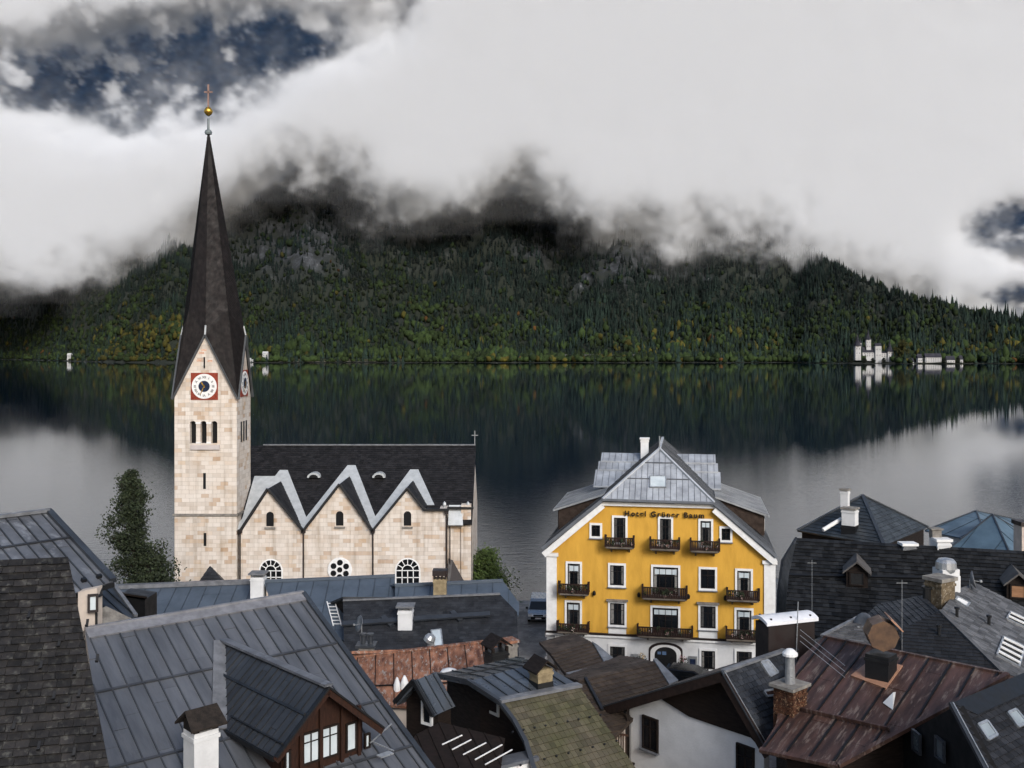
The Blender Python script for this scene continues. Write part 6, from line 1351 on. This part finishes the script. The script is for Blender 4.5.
# dark eaves strip joining it to the brown roof
# ---- O: large slate roof on the right
pO = T3((797, 538, 50), (1024, 551, 46.8), (800, 626, 45.3)); Op = pO.poly([(797, 538), (1120, 557), (1120, 700), (789, 632), (786, 605), (789, 575)])
h = house('large_slate_house', mid(Op), 'long house with huge dark slate roof and little dormers right of the hotel'); r = roof_part(h, Op, M_stone_dark, 'tile', w=.27, h=.25, t=.035, lift=.03); Ob = mirror(Op[:4], Op[0], Op[1]); roof_part(h, Ob, M_stone_dark, 'tile', w=.6, h=.5); walls(h, [Op], M_white, inset=.5)
q = MB(); a, b = onroof(pO, 789, 576, .06), onroof(pO, 940, 579, .06); q.bar(a, b, .12, .12, pO.n); q.build('slope_break', M_black, r)
def minidormer(px, py, wpx, hpx, Yg, wm, label=None):
    b = pO.hit(px, py + hpx); ex = frame(Op)[1]; ex = ex if ex.x > 0 else -ex; ey = Vector((-ex.y, ex.x, 0)).normalized(); w_ = wpx * b.y / F; hgt_ = hpx * b.y / F; mb = MB(); f = b + ey * .0
    ap_ = f + UP * hgt_
    d_ = MB()
    for s1 in (-1, 1): pl_ = [ap_ - ey * .25, f + ex * s1 * (w_ * .8) + UP * hgt_ * .55 - ey * .25, f + ex * s1 * (w_ * .8) + UP * hgt_ * .55 + ey * 1.8, ap_ + ey * 1.8]; d_.prism(pl_, UP * .08)
    dd = d_.build('dormer', mat('dormer_cap', (.15, .14, .13), (.1, .09, .085), rough=.7), r); c_ = MB(); c_.prism([f - ex * w_ * .6, f + ex * w_ * .6, f + ex * w_ * .6 + UP * hgt_ * .65, ap_ - UP * .1, f - ex * w_ * .6 + UP * hgt_ * .65], ey * 1.6); c_.build('dormer_wall', M_wood, dd)
    window(dd, f + UP * hgt_ * .36 - ey * .03, ex, w_ * .85, hgt_ * .52, fm=M_wood, gm=wm, mull=0, trans=0, sill=False, n=-ey, fw=.06)
minidormer(857, 562, 17, 26, 0, M_black); minidormer(1018, 574, 17, 27, 0, mat('wood_shutter', (.36, .19, .10), (.28, .14, .07), rough=.6, scale=2, stretch=(1, 1, 5)))
for px_, py_ in ((942, 540), (908, 541)):
    b = onroof(pO, px_, py_ + 5); q = chimney(r, b - UP * .3, (1, 0, 0), .62, .5, .5 if px_ > 920 else .35, M_white if px_ > 920 else M_cap, 'slab', M_whitep); 
b = pO.hit(940, 543); q = MB(); q.box(b + Vector((-.1, .3, .4)), (1, 0, 0), (0, 1, 0), UP, .22, .2, .22); q.box(b + Vector((-.1, .3, .64)), (1, 0, 0), (0, 1, 0), UP, .3, .28, .03); q.build('chimney_pot', M_concrete, r)
# dark narrow slope between the hotel and the large roof
pV = T3((789, 540, 57), (797, 536, 58), (780, 620, 54)); Vp = pV.poly([(783, 560), (797, 537), (797, 650), (777, 665), (779, 590)])
h = house('narrow_house', mid(Vp), 'narrow dark roof squeezed between the yellow hotel and the large slate roof'); roof_part(h, Vp, M_slatemid, 'tile', w=.4, h=.3); walls(h, [Vp], M_wood, inset=.2)

# ---- P: hipped roofs toward the lake
def hipped(name, label, apex, pts, m, kind, wallm, **kw):
    h = house(name, Vector((apex.x, apex.y, .7)), label); k = len(pts); rs = []
    for i in range(k): rs.append(roof_part(h, [pts[i], pts[(i + 1) % k], apex] if True else None, m, kind, thick=.1, **kw))
    c = sum(pts, Vector()) / k; s_ = [c + (v - c) * .93 for v in pts]; q = MB(); q.add([v - UP * .15 for v in s_] + [Vector((v.x, v.y, .2)) for v in s_], [tuple(range(k)), tuple(range(k, 2 * k))] + [(i, (i + 1) % k, k + (i + 1) % k, k + i) for i in range(k)]); q.build('wall', wallm, h)
    cw = .22 if kind == 'tile' else .12
    for i in range(k): strip_part(rs[i], pts[i] + UP * .05, apex + UP * .05, cw, .08, M_metal_dk, 'ridge_cap')
    return h, rs
ax = P(862.5, 495.5, 72); M_hip = mat('hip_slate', (.060, .070, .078), (.036, .043, .050), rough=.5, scale=1, var=.35); ze_ = 24 - 190 * .068
def Q(px, Y, z=ze_): return Vector((fx(px, Y), Y, z))
h, rs = hipped('hipped_house', 'dark hipped roof with a white potted chimney, between hotel and blue roofs', ax, [Q(797, 71.5), Q(884, 66), Q(928, 73), Q(858, 80)], M_hip, 'tile', M_wood, w=.45, h=.35)
chimney(rs[0], Vector((fx(850, 69), 69, ze_ - .1)), (.8, -.6, 0), .95, .85, .95, M_black, 'none', name='chimney_base'); ch = chimney(rs[0], Vector((fx(850, 69), 69, ze_ + .8)), (.8, -.6, 0), .9, .8, 1.15, M_white, 'slab', M_concrete)
ch2 = chimney(rs[0], Vector((fx(846, 69.5), 69.7, ze_ + 1.8)), (.8, -.6, 0), .5, .45, 1.35, M_white, 'slab', M_concrete); q = MB(); q.tube(P(823, 530, 69), P(841, 519, 69.5), .14); q.build('roof_pipe', M_whitep, rs[0])
q = MB(); q.bar(P(866, 512, 70.5), P(877, 535, 67.6), .14, .12); q.build('roof_rail', M_cap, rs[0])
M_bluh = mat('blue_hip_metal', (.12, .185, .235), (.085, .135, .18), rough=.4, metal=.1, scale=.5, var=.18)
ze2 = 24 - 196 * .083
h, rs = hipped('blue_hipped_house', 'farther blue metal hipped roof with a notch, right edge by the lake', P(976, 511, 92), [Q(925, 90, ze2), Q(990, 84, ze2), Q(1050, 92, ze2), Q(980, 100, ze2)], M_bluh, 'seam', M_white, sp=1.6)
h, rs = hipped('blue_hipped_house', 'nearer smooth blue hipped roof with dark edges, right edge by the lake', P(992.5, 514.5, 84), [Q(950, 82, ze2), Q(1012, 78, ze2), Q(1040, 84, ze2), Q(985, 92, ze2)], M_bluh, 'seam', M_white, sp=2.6)
hc = empty('white_chimney', Vector((fx(1024, 60), 60, 9.5)), 'pale rendered chimney with dark cap at the right edge', 'chimney'); q = MB(); q.abox(fx(1018.5, 60), fx(1033, 60), 59.6, 60.6, 9.5, HC - (525 - 350) * .06); q.build('stack', M_pink, hc); q = MB(); q.abox(fx(1017, 60), fx(1035, 60), 59.5, 60.7, HC - (525 - 350) * .06, HC - (521 - 350) * .06); q.build('cap', M_brown, hc)

# ---- Q: grey slate hipped house in front of the large roof
qa, qb = P(940, 611.5, 38), P(965, 586, 42); qb.z = qa.z; pq = T3((940, 611.5, 38), (899, 630, 37.2), (1000, 672, 34.6)); tri = pq.poly([(940, 611.5), (898, 631), (905, 660), (1010, 682), (1002, 673)])
h = house('grey_slate_house', P(960, 660, 38), 'grey slate hipped house with ribbed skylights and hooded chimneys, right side'); h.location.z = ground(0, 38)
r1 = roof_part(h, tri, mat('slate_front', (.040, .042, .047), (.027, .028, .032), rough=.6, scale=1.4, var=.3), 'tile', w=.26, h=.2, t=.025)
pr_ = Pl(qa, qb, P(1000, 672, 34.6)); rq = pr_.poly([(940, 611.5), (958, 589), (975, 583), (1045, 618), (1070, 715), (1002, 674)]); r2 = roof_part(h, rq, M_slateg, 'tile', w=.2, h=.3, t=.025)
pl_ = T3((940, 611.5, 38), (923, 595.5, 40.4), (862, 621, 39.6)); lq = pl_.poly([(940, 611.5), (923, 595.5), (878, 604), (864, 618), (873, 640), (899, 631)]); r3 = roof_part(h, lq, M_slatemid, 'tile', w=.26, h=.2, t=.025)
walls(h, [tri, rq, lq], M_white, inset=.4); strip_part(r2, qa + UP * .04, P(1002, 673, 34.55) + UP * .05, .14, .08, M_slateg, 'hip_cap')
def slatpanel(pts, nn_):
    pl2 = pr_.poly(pts); f = skylight(r2, pl2, M_black, name='ribbed_skylight', t=.1); q = MB()
    for k in range(nn_): t = (k + .5) / nn_; q.bar(pl2[0].lerp(pl2[3], t) + pr_.n * .12, pl2[1].lerp(pl2[2], t) + pr_.n * .12, .14, .05, pr_.n)
    q.build('white_slat', M_whitep, f)
slatpanel([(1003, 638), (1024, 648), (1018, 668), (996, 656)], 4); slatpanel([(1010, 613), (1034, 624), (1031, 632), (1006, 620)], 2)
skylight(r2, pr_.poly([(957, 598), (969, 604), (966, 608), (955, 601)]), M_whitep)
for px_, py_, pl4, rr4 in ((957, 617, pr_, r2), (989, 625, pr_, r2), (939, 635, pq, r1)):
    b = pl4.hit(px_, py_); q = MB(); q.tube(b - UP * .05, b + UP * .28, .06); q.lathe(b + UP * .3, [(.1, 0), (.1, .08), (.02, .1)], 8); q.build('vent_pipe', M_black, rr4)
M_lich = mat('lichen_render', (.20, .15, .09), (.12, .085, .05), rough=.9, scale=4, c3=(.3, .26, .2)); b = P(940, 606, 40); ch = chimney(r2, b - UP * .3, (.85, .5, 0), .84, .75, 1.35, M_lich, 'slab', M_concrete, h2=.14)
b = P(946, 590, 41.2); q = MB(); q.box(b + UP * .0, (1, .2, 0), (-.2, 1, 0), UP, .38, .34, .9); st = q.build('chimney', M_white, r2); q = MB(); q.lathe(b + UP * .8, [(.36, -.05), (.42, .1), (.40, .36), (.30, .48), (.05, .54)], 14); q.build('hood', M_steel, st, smooth=False); q = MB(); q.tube(b + Vector((.45, -.1, -.8)), b + Vector((.45, -.1, .6)), .1); q.build('flue', M_whitep, st)
q = MB(); q.tube(P(927, 606, 40), P(927, 588, 40), .17); q.tube(P(927, 588.5, 40), P(927, 586.5, 40), .22); q.build('black_flue', M_black, r3)
dish('satellite_dish', P(970, 580, 42), (.9, -.35, .2), 'thin satellite dish on the ridge of the grey slate house', .38, post=P(970, 592, 42))
dish('satellite_dish', P(866, 626, 39), (-.9, -.45, .25), 'satellite dish leaning at the left tip of the grey slate house', .5, post=P(868, 640, 39))
# ridge piece between O and the brown roof
pt = T3((824, 636, 38), (862, 618, 40), (860, 640, 37.5)); tp2 = pt.poly([(822, 637), (862, 616.5), (875, 625), (880, 650), (840, 645)]); h = house('small_slate_roof', mid(tp2), 'small grey slate roof with pale ridge between large slate roof and brown roof', 'roof'); r = roof_part(h, tp2, M_slateg, 'tile', w=.3, h=.22); strip_part(r, tp2[0] + UP * .05, tp2[1] + UP * .05, .14, .08, M_cap); walls(h, [tp2], M_white, inset=.2)
for px_, Y_, y0_, y1_, lab in ((812, 44, 560, 625, 'thin antenna mast in front of the large slate roof, left part'), (902, 36, 580, 655, 'thin antenna mast standing before the grey slate house')):
    r = empty('antenna_mast', P(px_, y1_, Y_), lab, 'antenna'); q = MB(); q.tube(P(px_, y1_, Y_), P(px_, y0_, Y_), .011); q.build('mast', M_steel, r); q = MB(); q.bar(P(px_, y0_ + 3, Y_) - Vector((.2, 0, 0)), P(px_, y0_ + 3, Y_) + Vector((.2, 0, 0)), .015, .015); q.build('crossbar', M_steel, r)

# ================================================================== FAR SHORE
M_castle = mat('castle_white', (.44, .44, .44), (.34, .34, .34), rough=.8, scale=.1); M_croof = mat('castle_roof', (.05, .05, .07), (.03, .03, .045), rough=.7, scale=.1)
def fb(r, px0, px1, py0, py1, Y, dep=8, roof=None, rm=None, pitch=.5):
    x0, x1, z0, z1 = fx(px0, Y), fx(px1, Y), fz(py1, Y), fz(py0, Y); q = MB(); q.abox(x0, x1, Y, Y + dep, max(z0 - 6, -.5) if py1 > 350 else z0, z1); w_ = q.build('wall', M_castle, r)
    if roof == 'gable': q = MB(); hh = (x1 - x0) * .25 * pitch * 2; q.prism([(x0 - .5, Y - .5, z1), (x0 - .5, Y + dep + .5, z1), (x0 - .5, Y + dep / 2, z1 + dep * pitch)], (x1 - x0 + 1, 0, 0)); q.build('roof', rm or M_croof, r)
    if roof == 'spire': q = MB(); c = Vector(((x0 + x1) / 2, Y + dep / 2, z1)); q.lathe(c, [((x1 - x0) * .75, 0), ((x1 - x0) * .3, (x1 - x0) * .9), (.1, (x1 - x0) * 2.4)], 8); q.build('roof', rm or M_croof, r)
    n_ = max(1, int((px1 - px0) / 2.2))
    for k in range(n_):
        for zz in (z0 + (z1 - z0) * .35, z0 + (z1 - z0) * .75):
            if (z1 - z0) < 9 and zz > z0 + (z1 - z0) * .5: continue
            q = MB(); c = x0 + (x1 - x0) * (k + .5) / n_; q.abox(c - .6, c + .6, Y - .1, Y + .1, zz - 1, zz + 1); q.build('window', M_croof, w_)
YC = float(shore(875.0)) + 14
r = empty('white_castle', (fx(874, YC), YC, 1), 'white lakeside castle with turrets and dark roofs on the far shore', 'castle')
fb(r, 855.5, 861, 346, 357, YC, 9, 'spire'); fb(r, 861, 876, 352.5, 357.5, YC + 3, 10, 'gable', pitch=1.0); fb(r, 866.5, 871, 339.5, 350, YC + 5, 7, 'spire'); fb(r, 875.5, 881.5, 346, 360, YC - 1, 9, 'gable', pitch=.6); fb(r, 881, 893, 353, 358, YC + 4, 8, 'gable', pitch=.35); fb(r, 888, 893, 351.5, 358.5, YC, 8, 'spire'); fb(r, 859.5, 861.8, 343, 350, YC + 6, 4, 'spire')
for i, (a, b, c, d, lab) in enumerate(((925.5, 941.5, 355.5, 363, 'long white house with dark roof, right of the castle on the far shore'), (918, 922.5, 356, 362, 'small white house next to the long white house on the far shore'), (947, 955, 358, 362.5, 'low pale boathouse right of the long white house on the far shore'), (960, 963, 357.5, 363, 'tiny white hut at the right end of the far shore houses'), (910, 914, 360, 363.5, 'tiny white boat shed between castle and houses on the far shore'))):
    Y = float(shore((a + b) / 2)) + 14; r = empty('shore_house', (fx((a + b) / 2, Y), Y, 1), lab, 'house', 'houses on the far shore'); fb(r, a, b, c + 2, d, Y, 9, 'gable', pitch=.8)
for a, b, c, d, lab in ((262.5, 267.5, 353.5, 356.5, 'white boathouse roof just right of the church spire on the far shore'), (249, 253, 360, 362.5, 'white boat shed at the waterline right of the church tower'), (67, 71, 355, 357.5, 'small white house on the far left shore')):
    Y = float(shore((a + b) / 2)) + (22 if a > 255 else 8); r = empty('shore_house', (fx((a + b) / 2, Y), Y, 1), lab, 'house', 'houses on the far shore'); fb(r, a, b, c, d, Y, 8, 'gable', rm=M_castle if a < 262 else M_castle)
# pale meadow strip, gallery wall of the railway
def strip_on(name, x0, x1, t0, t1, m, lift=1.2):
    xs = np.linspace(x0, x1, 60); V = []; 
    for x in xs:
        s_ = float(shore(x))
        for t_ in (t0, t1): Y = s_ + t_ + 2 * math.sin(x * .3); X = fx(x, Y); z = float(bil(Hm, np.array([X]), np.array([Y]))[0]); V.append((X, Y, max(z, .2) + lift))
    F_ = [(2 * i, 2 * i + 1, 2 * i + 3, 2 * i + 2) for i in range(59)]; o = np_mesh(name, V, F_, mats=[m]); return tag(o, kind='structure')
strip_on('meadow', 252, 420, 20, 72, mat('meadow_grass', (.055, .06, .02), (.09, .08, .035), rough=1, scale=.06)); strip_on('shore_path', 280, 380, 4, 12, mat('pale_gravel', (.30, .28, .22), (.16, .15, .11), rough=1, scale=.1), 1.5)
strip_on('meadow', 918, 968, 5, 40, mat('meadow_green', (.06, .08, .02), (.05, .06, .02), rough=1, scale=.06))
rt_ = empty('railway_gallery', (fx(585, 2010), 2010, 8), 'grey stone railway gallery wall above the far shore', 'wall'); q = MB(); zz0 = 8
for k in range(26):
    x = 528 + k * 4.6; Y = float(shore(x)) + 62; X = fx(x, Y); z = float(bil(Hm, np.array([X]), np.array([Y]))[0]); q.abox(X - 1.5, X + 1.5, Y, Y + 3, z - 2, z + 8)
    if k < 25: q.abox(X, X + 9.6, Y - .5, Y + 3.5, z + 8, z + 11); q.abox(X, X + 9.6, Y + 2, Y + 3, z - 2, z + 8)
q.build('stone_wall', mat('gallery_stone', (.14, .14, .14), (.09, .09, .09), rough=.9, scale=.2), rt_)
yt = rng.uniform(0, 1, 1)
tree('autumn_tree', (fx(902, YC - 3), YC - 3, 1), 42, [(0, 2), (.2, 10), (.5, 12), (.8, 8), (1, 3)], 5000, 1.0, 'tall yellow green tree between the castle and the white houses', seedv=33, mleaf=mat('leaf_yellow', (.09, .085, .015), (.05, .055, .012), rough=.8, scale=.1, var=.5))
for k, (px_, rg) in enumerate(((952, 30),)): pass

for k, (px_, dy, hh, lab) in enumerate(((851, -4, 15, 'dark round tree at the left foot of the white castle'), (864, -9, 10, 'small dark tree in front of the castle left wing'), (873, -9, 9, 'small dark tree in front of the castle middle'), (884, -8, 9, 'small dark tree in front of the castle right wing'), (896.5, -3, 13, 'dark tree between castle and the yellow green tree'), (944, -6, 8, 'small dark tree before the right end of the long white house'), (957.5, -6, 11, 'dark tree between the boathouse and the tiny hut'))):
    Y = float(shore(px_)) + 12 + dy; tree('shore_tree', (fx(px_, Y), Y, .6), hh, [(0, hh * .25), (.3, hh * .42), (.6, hh * .36), (.85, hh * .2), (1, 1)], 700, .8, lab, seedv=60 + k, mleaf=mat('leaf_shore', (.020, .030, .012), (.010, .016, .008), rough=.8, scale=.1, var=.5))
